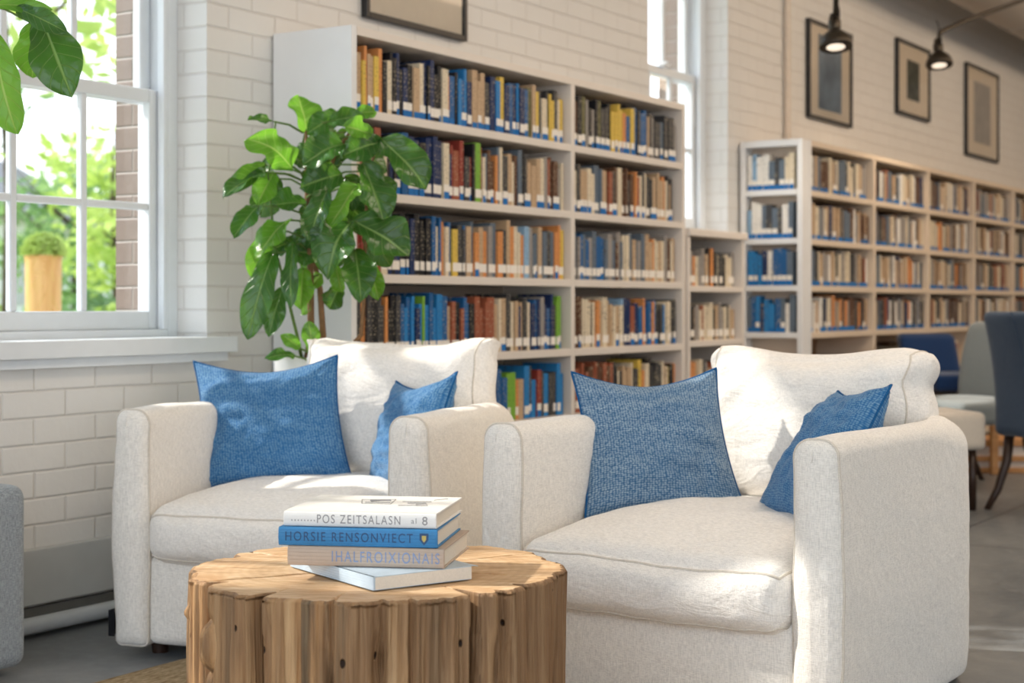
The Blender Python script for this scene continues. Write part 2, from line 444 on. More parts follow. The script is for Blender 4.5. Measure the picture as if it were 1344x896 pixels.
def window(idx,x0,x1,z0,z1,zm,ncol=3,rows=2,sill=True):
    YW=W+.13
    e=empty('window_%d'%idx,((x0+x1)/2,YW,z0)); tag(e,kind='structure'); cx=(x0+x1)/2
    L=lambda x:x-cx
    # outer frame
    f=MB(); j=.045
    f.box(L(x0),L(x0+j),0,.14,0,z1-z0); f.box(L(x1-j),L(x1),0,.14,0,z1-z0)
    f.box(L(x0+j),L(x1-j),0,.14,z1-z0-j,z1-z0); f.box(L(x0+j),L(x1-j),0,.14,0,.03)
    f.box(L(x0+j),L(x0+j+.02),0,.03,.03,z1-z0-j); f.box(L(x1-j-.02),L(x1-j),0,.03,.03,z1-z0-j)
    f.build('window_frame',M_frame,e,bevel=.004)
    def sash(y,za,zb,name,bot=.06,top=.045):
        s=MB(); st=.045; a,c=x0+j+.004,x1-j-.004
        s.box(L(a),L(a+st),y,y+.035,za,zb); s.box(L(c-st),L(c),y,y+.035,za,zb)
        s.box(L(a+st),L(c-st),y,y+.035,za,za+bot); s.box(L(a+st),L(c-st),y,y+.035,zb-top,zb)
        gx0,gx1=a+st,c-st; gz0,gz1=za+bot,zb-top
        for k in range(1,ncol):
            x=gx0+(gx1-gx0)*k/ncol; s.box(L(x-.012),L(x+.012),y+.004,y+.03,gz0,gz1)
        for k in range(1,rows):
            z=gz0+(gz1-gz0)*k/rows
            for q in range(ncol):
                xa=gx0+(gx1-gx0)*q/ncol+(.012 if q else 0); xb=gx0+(gx1-gx0)*(q+1)/ncol-(.012 if q<ncol-1 else 0)
                s.box(L(xa),L(xb),y+.004,y+.03,z-.012,z+.012)
        so=s.build(name,M_frame,e,bevel=.005)
        g=MB(); g.box(L(gx0),L(gx1),y+.0165,y+.0175,gz0,gz1); g.build('window_pane',M_glass,so)
    sash(.035,.03,zm-z0,'lower_sash')
    sash(.078,zm-z0-.045,z1-z0-j,'upper_sash',bot=.045)
    if sill:
        s=MB(); s.box(L(x0-.09),L(x1+.085),-.19,-.1301,-.045,.006); s.box(L(x0+.001),L(x1-.001),-.1301,.0,.001,.006)
        s.box(L(x0-.07),L(x1+.065),-.165,-.1301,-.075,-.045)
        s.build('window_sill',M_frame,e,bevel=.006)
    k=MB(); k.box(-.03,.03,.0,.035,zm-z0-.002,zm-z0+.014); k.box(-.012,.03,-.005,.02,zm-z0+.014,zm-z0+.024); k.build('sash_lock',M_frame,e,bevel=.002)
window(1,*wins[0],1.66)
window(2,*wins[1],2.20)
window(3,*wins[2],1.66)  # unseen window left of view, added to let sun patches in

# ------------------------------------------------------------------ books on shelves
PAL={'black':(24,26,32),'navy':(26,46,88),'blue':(30,90,144),'bright blue':(42,126,188),'slate grey':(98,112,126),'brown':(92,62,44),
 'rust':(150,84,60),'orange':(212,142,84),'tan':(190,162,130),'cream':(218,204,178),'white':(232,228,220),'grey':(152,146,140),
 'charcoal':(62,62,64),'yellow':(218,186,84),'green':(122,172,62),'olive':(98,96,58),'red':(142,58,48),'pale blue':(140,176,206)}
def cover_mat(name,c,hi):
    t=NT('cover_'+name.replace(' ','_')); c=lin(c); hi=lin(hi)
    a=t.noise(t.map((60,60,160)),1,3,.6); z=t.noise(t.map((25,25,7)),1,2)
    marks=t.math('MULTIPLY',t.ramp(a,[(.56,(0,0,0)),(.62,(1,1,1))]),t.ramp(z,[(.45,(0,0,0)),(.55,(.75,.75,.75))]))
    t.col(t.mix(marks,c,hi)).rough(.5,.4); return t.m
CM={k:cover_mat(k,v,(214,200,170) if sum(v)<330 else (70,60,56)) for k,v in PAL.items()}
M_lab_w=plain('label_white',(236,230,220),.6,.3,var=.02); M_lab_b=plain('label_blue',(30,108,176),.6,.3,var=.04)
ORD=['first','second','third','fourth','fifth','sixth','seventh','eighth','ninth','tenth','eleventh','twelfth','thirteenth','fourteenth','fifteenth','sixteenth','seventeenth','eighteenth','nineteenth','twentieth']
def rowbooks(rng,width,pal,wmin,wmax,hmin,hmax,gap=.0008):
    out=[]; x=.004
    while True:
        w=rng.uniform(wmin,wmax)
        if x+w>width-.006: break
        f=x/width; names=[p for p in pal(f)]
        c=rng.choices([n for n,_ in names],[q for _,q in names])[0]
        out.append((x,w,rng.uniform(hmin,hmax),rng.uniform(.15,.2),c)); x+=w+gap+(rng.random()<.08)*.003
    return out
def book_geo(b,w,h,d,M=None,mi=(0,1)):
    """spine at y=0 facing -y, pages inside; covers then page block"""
    t=.0022
    b.box(0,w,0,t,0,h,mi[0],M); b.box(0,t,t,d,0,h,mi[0],M); b.box(w-t,w,t,d,0,h,mi[0],M)
def page_geo(b,w,h,d,M=None,m=0):
    t=.0022; b.box(t,w-t,t,d-.003,.003,h-.004,m,M)
def label_geo(b,w,style,M=None,m=(0,1)):
    e=.0006
    if style=='both': b.box(.001,w-.001,-e,0,.028,.055,m[0],M); b.box(.001,w-.001,-e,0,.001,.028,m[1],M)
    elif style=='white': b.box(.001,w-.001,-e,0,.018,.05,m[0],M)
    elif style=='blue': b.box(.001,w-.001,-e,0,.001,.026,m[1],M)
rest=MB(); rest_mats=[CM[k] for k in PAL]+[M_paper,M_lab_w,M_lab_b]; MI={k:i for i,k in enumerate(PAL)}
MP,MW,ML=len(PAL),len(PAL)+1,len(PAL)+2
NB=0
book_dims=[]
def put_row(rng,x0,x1,yf,z,pal,place,individual,lab,wr=(.018,.036),hr=(.17,.225),M0=None,skip=None,dr=None):
    """lab: probability weights for label styles"""
    global NB
    cnt={}
    for (x,w,h,d,c) in rowbooks(rng,x1-x0,pal,wr[0],wr[1],hr[0],hr[1]):
        if skip and skip(x/(x1-x0)): continue
        st=rng.choices(['both','white','blue','none'],lab)[0]
        dy=rng.uniform(0,.012)
        if dr: d=rng.uniform(*dr); dy=rng.uniform(0,.004)
        if individual:
            cnt[c]=cnt.get(c,0)+1; NB+=1
            b=MB(); book_geo(b,w,h,d); o=b.build('book',CM[c],loc=(x0+x,yf+dy,z))
            n=ORD[cnt[c]-1] if cnt[c]<=20 else 'later'
            tag(o,'%s %s book from the left, %s'%(n,c,place),'book','books on the %s'%place.split(',')[0])
            p=MB(); page_geo(p,w,h,d); p.build('pages',M_paper,o)
            if st!='none':
                q=MB(); label_geo(q,w,st); q.build('spine_label',[M_lab_w,M_lab_b],o)
        else:
            T=(M0 or Matrix())@Matrix.Translation((x0+x,yf+dy,z))
            book_geo(rest,w,h,d,T,(MI[c],)); page_geo(rest,w,h,d,T,MP); label_geo(rest,w,st,T,(MW,ML))
def pal_fn(*segs):
    def f(x):
        for lim,p in segs:
            if x<=lim: return list(p.items())
        return list(segs[-1][1].items())
    return f
darkblue={'black':4,'navy':4,'blue':3,'charcoal':1,'tan':1,'cream':1,'bright blue':1,'orange':.6}
mixwarm={'tan':3,'brown':2,'grey':2,'cream':2,'charcoal':2,'orange':1.2,'rust':1,'black':1,'slate grey':1}
bluey={'blue':3,'bright blue':2,'navy':2,'tan':1,'cream':1,'charcoal':1,'yellow':1}
yell={'yellow':3,'orange':1,'olive':1,'cream':2,'charcoal':2,'green':.4,'tan':1,'blue':1}
darkmix={'black':3,'charcoal':3,'brown':2,'cream':1.5,'grey':1,'olive':1,'rust':.7}
rowpal={
 0:(pal_fn((.10,{'tan':2,'yellow':4,'orange':1}),(.45,darkblue),(.78,{**bluey,'navy':4}),(1,yell)),
    pal_fn((.35,darkmix),(.7,{'blue':2,'bright blue':1.5,'yellow':2,'orange':2,'tan':1,'charcoal':2}),(1,{'charcoal':4,'grey':2,'brown':1,'slate grey':2}))),
 1:(pal_fn((.12,{'rust':2,'cream':2,'black':2,'tan':1}),(.42,{'black':3,'navy':4,'cream':1.2,'blue':1}),(.56,{'black':2,'red':1,'green':1.2,'rust':1,'charcoal':2}),(1,mixwarm)),
    pal_fn((.3,{'slate grey':2,'charcoal':2,'tan':1,'cream':1}),(.6,{'orange':2,'rust':2,'brown':2,'cream':1,'charcoal':1}),(1,{'charcoal':3,'cream':2,'orange':1.5,'tan':2}))),
 2:(pal_fn((.1,{'red':2,'rust':2,'charcoal':2}),(.32,{'black':5,'cream':1.5,'navy':2}),(.5,{'yellow':1,'charcoal':2,'orange':1,'olive':1,'cream':2,'tan':1,'blue':1}),(.92,{'tan':3,'grey':3,'slate grey':2,'orange':2,'charcoal':2,'cream':2,'pale blue':1}),(1,{'yellow':3,'orange':2,'olive':1})),
    pal_fn((.35,{'slate grey':3,'blue':2,'cream':2,'grey':1}),(1,{'cream':3,'tan':3,'grey':2,'slate grey':2,'orange':1,'brown':1}))),
 3:(pal_fn((.18,{'black':3,'charcoal':2,'orange':1,'tan':2,'cream':1}),(.38,{'blue':4,'bright blue':3,'navy':2,'cream':1,'green':.4}),(.62,{'black':2,'rust':1.5,'tan':2,'olive':2,'cream':1,'blue':1}),(.94,{'cream':2,'tan':2,'navy':2,'charcoal':2,'rust':1.2,'blue':1.2,'grey':1}),(1,{'green':3,'charcoal':1})),
    pal_fn((.45,{'tan':3,'brown':2,'cream':2,'charcoal':1,'orange':1}),(.75,{'rust':2,'navy':2,'blue':2,'pale blue':1,'orange':1}),(1,{'bright blue':2,'charcoal':3,'cream':1,'grey':1}))),
 4:(pal_fn((.5,mixwarm),(.75,{'blue':2,'orange':1,'navy':1,'green':1,'tan':1}),(1,{'rust':2,'red':1,'bright blue':2,'charcoal':2,'tan':1})),
    pal_fn((.35,{'rust':3,'red':1,'brown':2,'cream':1}),(1,{'charcoal':3,'cream':2,'tan':2,'yellow':.7,'orange':1,'black':2}))),
}
farpal=pal_fn((1,{'tan':3,'cream':3,'brown':2,'grey':2,'charcoal':2,'orange':.8,'slate grey':1.5,'rust':.5,'navy':.4,'white':1}))
endpal={0:pal_fn((1,{'white':4,'slate grey':3,'cream':2,'pale blue':1,'charcoal':1})),1:pal_fn((1,{'slate grey':4,'white':4,'charcoal':1,'pale blue':2})),
 2:pal_fn((1,{'blue':4,'navy':2,'white':1.5,'slate grey':2,'bright blue':1})),3:pal_fn((1,{'bright blue':3,'white':2,'slate grey':3,'navy':1,'blue':2}))}

# ---- tall near bookcase
BX0,BXD,BX1=4.20,5.67,6.71; BY0,BY1=3.30,W-.008
TOP=1.885; TH=.03
SZ=[1.61,1.335,1.055,.77,.50,.22,.06]       # tops of the shelves
e=empty('tall_bookcase',(BX0,BY0,0)); tag(e,'tall white bookcase of two bays by the left window, full of books','bookcase')
L=lambda a,c:(a-BX0,c-BX0)
b=MB(); b.box(0,.03,0,BY1-BY0,0,TOP); b.build('side_panel',M_shelf_cool,e,bevel=.002)  # same paint as the shelves, with cool window light in its colour
b=MB(); b.box(BX1-.03-BX0,BX1-BX0,0,BY1-BY0,0,TOP); b.build('side_panel',M_shelf,e,bevel=.002)
b=MB(); b.box(BXD-.015-BX0,BXD+.015-BX0,0,BY1-BY0-.01,.06,TOP-TH); b.build('divider',M_shelf,e,bevel=.002)
b=MB(); b.box(.03,BX1-.03-BX0,0,BY1-BY0,TOP-TH,TOP); b.build('top_panel',M_shelf,e,bevel=.002)
b=MB(); b.box(.03,BX1-.03-BX0,BY1-BY0-.01,BY1-BY0,.06,TOP-TH); b.build('back_panel',M_back,e)
b=MB(); b.box(.03,BX1-.03-BX0,.02,.04,0,.06); b.build('plinth',M_shelf,e)
for z in SZ:
    for (a,c) in ((BX0+.03,BXD-.015),(BXD+.015,BX1-.03)):
        b=MB(); b.box(a-BX0,c-BX0,0,BY1-BY0-.01,z-TH,z); b.build('shelf',M_shelf,e,bevel=.002)
RN=['top','second','third','fourth','fifth']
rng=random.Random(11)
for r in range(5):
    z=SZ[r]
    labs=[(5,2,.4,1.2),(4,3,0,1.2),(1,6,0,.7),(.6,7,.2,1.2),(.5,1,0,4)][r]
    skipf=None
    put_row(rng,BX0+.034,BXD-.018,BY0+.022,z+.0005,rowpal[r][0],'%s shelf, left bay of the near bookcase'%RN[r],True,labs,
            wr=(.014,.037) if r!=4 else (.018,.04),hr=(.165,.225) if r!=4 else (.15,.215))
for r in range(5):
    z=SZ[r]; labs=[(5,3,0,.5),(3,5,0,.5),(.5,6,0,.5),(3,5,0,.5),(0,1,0,4)][r]
    put_row(rng,BXD+.018,BX1-.034,BY0+.022,z+.0005,rowpal[r][1],'%s shelf, right bay of the near bookcase'%RN[r],r<2,labs,
            wr=(.016,.038),hr=(.165,.215) if r!=4 else (.15,.21))
# ---- low bookcase under window 2
e=empty('low_bookcase',(6.74,BY0,0)); tag(e,'low white bookcase under the narrow second window','bookcase')
LX=.64; lz=[1.04,.78,.50,.22]
for x in (0,LX-.025):
    b=MB(); b.box(x,x+.025,0,.34,0,1.275); b.build('side_panel',M_shelf,e,bevel=.002)
b=MB(); b.box(-.0,LX+.02,-.012,.34,1.275,1.31); b.build('top_panel',M_shelf,e,bevel=.003)
b=MB(); b.box(.025,LX-.025,.33,.34,.05,1.275); b.build('back_panel',M_back,e)
for z in lz:
    b=MB(); b.box(.025,LX-.025,0,.33,z-.028,z); b.build('shelf',M_shelf,e,bevel=.002)
for r,z in enumerate(lz):
    put_row(rng,6.74+.028,6.74+LX-.028,BY0+.03,z+.0005,pal_fn((1,{'black':2,'charcoal':2,'tan':2,'cream':2,'orange':1,'grey':2,'rust':.7})),'',False,(0,5,0,2),wr=(.024,.04),hr=(.14,.19))
# ---- far run of bookcases
FX=8.17; SECW=1.03; FN=6; FY0=3.27; FTOP=1.845; fz=[1.575,1.31,1.055,.80,.54,.28,.06]
e=empty('long_bookcase',(FX,FY0,0)); tag(e,'long cream bookcase of many bays running to the right under the pictures','bookcase')
D=BY1-FY0
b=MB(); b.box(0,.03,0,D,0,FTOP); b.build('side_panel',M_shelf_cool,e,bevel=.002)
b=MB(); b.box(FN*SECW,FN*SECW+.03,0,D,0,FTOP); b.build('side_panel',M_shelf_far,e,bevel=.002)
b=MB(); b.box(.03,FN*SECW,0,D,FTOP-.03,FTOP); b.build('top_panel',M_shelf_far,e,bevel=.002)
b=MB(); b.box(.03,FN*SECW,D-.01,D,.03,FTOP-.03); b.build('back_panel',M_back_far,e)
for k in range(1,FN):
    b=MB(); b.box(k*SECW-.02,k*SECW+.02,0,D-.01,.03,FTOP-.03); b.build('divider',M_shelf_far,e,bevel=.002)
for k in range(FN):
    a=k*SECW+(.02 if k else .03); c=(k+1)*SECW-(.02 if k<FN-1 else 0)
    for z in fz:
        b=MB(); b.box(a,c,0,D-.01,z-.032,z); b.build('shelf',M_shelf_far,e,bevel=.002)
for k in range(FN):
    for r in range(4):
        a=FX+k*SECW+(.024 if k else .034); c=FX+(k+1)*SECW-.024
        put_row(rng,a,c,FY0+.02,fz[r]+.0005,farpal,'',False,(1,.5,8,1.5),wr=(.026,.052),hr=(.165,.205))
# lying brown volumes on the low shelves of the far run
for k in range(FN):
    for zz in (.54,.28):
        x=FX+k*SECW+.05
        while x<FX+(k+1)*SECW-.3:
            w=rng.uniform(.2,.28); n=rng.randint(3,6); z=zz+.0005
            for q in range(n):
                t=rng.uniform(.022,.034); c=rng.choice(['brown','tan','rust','tan','cream'])
                dx=rng.uniform(0,.02)
                rest.box(x+dx,x+w,FY0+.03,FY0+.2,z,z+t-.001,MI[c]); z+=t
            x+=w+.03
# white end unit, its shelves face the near bookcase
e=empty('end_bookcase',(FX-.105,FY0,0)); tag(e,'white end bookcase with blue-labelled books, turned towards the near bookcase','bookcase')
ED=.10; EW=D
b=MB(); b.box(0,ED,0,.03,0,FTOP); b.build('side_panel',M_shelf_cool,e,bevel=.002)
b=MB(); b.box(0,ED,EW-.04,EW-.01,0,FTOP); b.build('side_panel',M_shelf_cool,e,bevel=.002)
b=MB(); b.box(0,ED,.03,EW-.04,FTOP-.035,FTOP); b.build('top_panel',M_shelf_cool,e,bevel=.002)
b=MB(); b.box(ED-.01,ED,.03,EW-.04,.03,FTOP-.035); b.build('back_panel',M_back,e)
for z in fz:
    b=MB(); b.box(0,ED-.01,.03,EW-.04,z-.03,z); b.build('shelf',M_shelf_cool,e,bevel=.002)
for r in range(4):
    # rotate a row so that its spines face -X
    T=Matrix.Translation((FX-.105+.012,FY0+EW-.045,fz[r]+.0005))@Matrix.Rotation(-PI/2,4,'Z')
    put_row(rng,0,EW-.08,0,0,endpal[r],'',False,(8,0,2,.3) if r<3 else (1,0,4,2),wr=(.02,.036),hr=(.155,.205),M0=T,dr=(.062,.072))
ro=rest.build('book',rest_mats)
tag(ro,'many blurred books filling the shelves further along the wall','books',kind='stuff')

# small green plants standing on far shelves
def tuft(loc,label,r=.07):
    e=empty('potted_plant',loc); tag(e,label,'plant','small plants on the far shelves')
    b=MB(); b.lathe([(.025,0),(.035,.05),(.033,.05),(.028,.045),(.0,.045)],16); b.build('pot',M_pot,e,smooth=True,auto=40)
    g=MB(); rg=random.Random(int(loc[0]*100))
    for i in range(60):
        a=rg.uniform(0,2*PI); el=rg.uniform(.2,1.4); d=Vector((math.cos(a)*math.cos(el),math.sin(a)*math.cos(el),math.sin(el)))
        p=Vector((0,0,.045))+d*.01; q=Vector((0,0,.05))+d*r*rg.uniform(.6,1)*Vector((1,.6,.6)).length/1.4; s=d.cross(UP).normalized()*.012
        m=(p+q)/2
        g.add([p,m+s,q,m-s],[(0,1,2,3)])
    g.build('foliage',M_leafb,e)
tuft((8.35,FY0+.035,fz[2]+.19),'green tufted plant on third shelf of the long bookcase, first bay',.08) if False else None

# ------------------------------------------------------------------ framed pictures
def picture(x0,x1,z0,z1,label,inner,mw,mh,fr=.022):
    e=empty('framed_picture',((x0+x1)/2,W-.03,z0)); tag(e,label,'picture','framed pictures on the brick wall')
    w=(x1-x0)/2; h=z1-z0
    b=MB(); b.box(-w,-w+fr,0,.028,0,h); b.box(w-fr,w,0,.028,0,h); b.box(-w+fr,w-fr,0,.028,0,fr); b.box(-w+fr,w-fr,0,.028,h-fr,h); b.build('frame',M_black,e,bevel=.003)
    b=MB(); b.box(-w+fr,w-fr,.014,.024,fr,h-fr); b.build('mat_board',M_mat,e)
    b=MB(); b.box(-w+fr+mw,w-fr-mw,.012,.014,fr+mh,h-fr-mh); b.build('print',inner,e)
    b=MB(); b.add([(-w+fr,.007,fr),(w-fr,.007,fr),(w-fr,.007,h-fr),(-w+fr,.007,h-fr)],[(0,1,2,3)]); b.build('glazing',M_glass_pic,e)
def picglass():
    t=NT('picture_glass'); nt=t.t; out=nt.nodes['Material Output']
    tr=nt.nodes.new('ShaderNodeBsdfTransparent'); gl=nt.nodes.new('ShaderNodeBsdfGlossy'); gl.inputs['Roughness'].default_value=.03
    mx=nt.nodes.new('ShaderNodeMixShader'); fr=nt.nodes.new('ShaderNodeFresnel'); fr.inputs[0].default_value=1.5
    nt.links.new(fr.outputs[0],mx.inputs[0]); nt.links.new(tr.outputs[0],mx.inputs[1]); nt.links.new(gl.outputs[0],mx.inputs[2]); nt.links.new(mx.outputs[0],out.inputs[0]); return t.m
M_glass_pic=picglass()
picture(4.70,5.37,2.02,2.50,'wide black-framed picture hanging directly above the near tall bookcase',M_print2,.15,.17)
picture(9.05,9.78,2.08,2.68,'large black-framed picture left of the others, behind the nearer lamp',M_print3,.15,.05)
picture(10.66,11.37,2.27,2.79,'middle black-framed picture with small dark print and wide cream mat',M_print2,.20,.10)
picture(12.27,13.16,2.11,2.83,'rightmost black-framed picture of the far wall with plain grey print',M_print,.20,.10)

# ------------------------------------------------------------------ lamps
def lamp(p,r,label,armpts):
    e=empty('spot_lamp',p); ax=RT; tilt=Matrix.Rotation(math.radians(-14),4,ax); e.rotation_euler=tilt.to_euler(); ti=tilt.inverted(); tag(e,label,'lamp','bronze lamps hanging from the ceiling')
    b=MB(); s=r/.09
    prof=[(.088,0),(.091,.004),(.09,.02),(.082,.045),(.066,.068),(.046,.086),(.032,.098),(.026,.11),(.02,.11),(.026,.098),(.042,.082),(.062,.064),(.078,.042),(.086,.02),(.086,.004),(.088,0)]
    b.lathe([(q*s,z*s) for q,z in prof],36); b.build('lamp_shade',M_bronze,e,smooth=True,auto=50)
    b=MB(); b.lathe([(.0,.10*s),(.03*s,.10*s),(.034*s,.115*s),(.034*s,.15*s),(.026*s,.165*s),(.024*s,.19*s),(.0,.19*s)],20); b.build('socket',M_bronze,e,smooth=True,auto=40)
    b=MB(); b.lathe([(.0,-.006*s),(.05*s,.0*s),(.080*s,.012*s),(.074*s,.03*s),(.0,.05*s)],24); o=b.build('reflector_glass',M_bulb,e,smooth=True)
    b=MB(); b.tube([(-.05*s,0,.12*s),(-.05*s,0,.165*s),(0,0,.20*s),(.05*s,0,.165*s),(.05*s,0,.12*s)],.006*s,8)
    b.tube([(-.075*s,0,.14*s),(.06*s,0,.14*s)],.005*s,8); b.build('bracket',M_bronze,e,smooth=True)
    b=MB(); b.tube([ti@(Vector(q)-Vector(p)) for q in armpts],.016*s,10); b.build('arm',M_bronze,e,smooth=True)
    pth=[Vector((.03*s,0,.15*s)),Vector((.075*s,0,.19*s)),Vector((.085*s,0,.25*s)),Vector((.04*s,0,.31*s)),Vector((0,0,.33*s))]
    b=MB(); b.tube(pth,.004*s,6); b.build('cable',M_black,e,smooth=True)
tb=NT('warm_bulb_glass'); tb.col(lin((250,235,215))).rough(.3); tb.b.inputs['Emission Color'].default_value=(1,.86,.7,1); tb.b.inputs['Emission Strength'].default_value=.8; M_bulb=tb.m
l1=P(1097,62,8.0); lamp(l1,.084,'bronze spotlight hanging in front of the large left picture',[l1+Vector((0,0,.155)),Vector((l1.x,l1.y,CEIL))])
l2=P(1233,86,9.6); aj=l2+Vector((0,0,.20)); lamp(l2,.080,'bronze spotlight on a long slanting arm, right of the middle picture',[l2+Vector((0,0,.14)),l2+Vector((0,0,.20)),P(1268,27,9.8),P(1344,0,10.2),P(1470,-42,11.95)])
for p in (l1,l2):
    ld=bpy.data.lights.new('bulb','SPOT'); ld.energy=18; ld.color=(1,.82,.62); ld.spot_size=2.2; ld.spot_blend=.6; ld.shadow_soft_size=.04
    lo=bpy.data.objects.new('bulb_light',ld); lo.location=p+Vector((0,0,-.02)); C.objects.link(lo)
b=MB(); b.tube([(9.6,3.2,3.2),(X1-.1,3.2,3.2)],.2,24)
for x in (10,12,14,16): b.tube([(x,3.2,3.2),(x+.03,3.2,3.2)],.206,24)
for x in (10.5,13.5,16.5): b.box(x,x+.02,3.19,3.21,3.39,CEIL-.001)
tag(b.build('air_duct',M_duct,smooth=True,auto=40),'round grey duct hanging under the ceiling at top right','duct')

# ------------------------------------------------------------------ armchairs
def arm_section(t,h,z0=.03,ro=.036,ri=.04):
    """closed outline in (s,z), s across -t/2..t/2; + side is the outer side"""
    pts=[]
    def arc(cx,cz,r,a0,a1,n=7):
        for i in range(n+1):
            a=a0+(a1-a0)*i/n; pts.append((cx+r*math.cos(a),cz+r*math.sin(a)))
    arc(t/2-.02,z0+.02,.02,-PI/2,0,3)
    for k in range(1,16): pts.append((t/2+.008*math.sin(PI*k/16),z0+.02+(h-ro-z0-.02)*k/16))
    arc(t/2-ro,h-ro,ro,0,PI/2,9)
    arc(-t/2+ri,h-ri,ri,PI/2,PI)
    for k in range(1,16): pts.append((-t/2,h-ri-(h-ri-z0-.02)*k/16))
    arc(-t/2+.02,z0+.02,.02,PI,1.5*PI,3)
    return pts
def sweep(path,t,h,seed,cap0=False,cap1=False,rof=None):
    b=MB(); rings=[]
    N=len(path)
    for i,p in enumerate(path):
        a=path[max(i-1,0)]; c=path[min(i+1,N-1)]; tg=Vector((c[0]-a[0],c[1]-a[1],0)).normalized()
        nrm=Vector((-tg.y,tg.x,0))
        ro=rof(p) if rof else .036
        sec=arm_section(t,h,ro=ro,ri=min(.04,t-ro-.004)); n=len(sec)
        ring=[]
        for s,z in sec:
            q=Vector((p[0],p[1],0))+nrm*s+Vector((0,0,z))
            d=.005*nz(q,4,seed)+.003*nz(q,13,seed)
            q+=nrm*(d if s>0 else -d); q.z+=.008*nz((q.x,q.y,0),5,seed)*(z/h)
            ring.append(q)
        rings.append(ring)
    def shrink(ring,k,off,tg):
        c=sum(ring,Vector())/len(ring); out=[]; sd=Vector((-tg.y,tg.x,0))
        for q in ring:
            v=q-c; a=v.dot(sd); zz=v.z
            a2=math.copysign(max(abs(a)-k,0),a); z2=math.copysign(max(abs(zz)-k,0),zz)
            out.append(c+sd*a2+Vector((0,0,z2))+off)
        return out
    def caps(r0,tg):
        R_=.036; out=[]
        for a in (15,30,45,60,75,88):
            a=math.radians(a); out.append(shrink(r0,R_*(1-math.cos(a)),tg*R_*math.sin(a),tg))
        out.append(shrink(r0,R_+.006,tg*(R_+.003),tg)); return out
    if cap0:
        tg=Vector((path[0][0]-path[1][0],path[0][1]-path[1][1],0)).normalized()
        rings=list(reversed(caps(rings[0],tg)))+rings
    if cap1:
        tg=Vector((path[-1][0]-path[-2][0],path[-1][1]-path[-2][1],0)).normalized()
        rings=rings+caps(rings[-1],tg)
    b.add([v for R in rings for v in R],[])
    for i in range(len(rings)-1):
        for k in range(n):
            k2=(k+1)%n; b.f.append((i*n+k,(i+1)*n+k,(i+1)*n+k2,i*n+k2)); b.m.append(0)
    for end in (0,len(rings)-1):
        f=[end*n+k for k in range(n)]
        b.f.append(tuple(f) if end==0 else tuple(reversed(f))); b.m.append(0)
    return b,rings
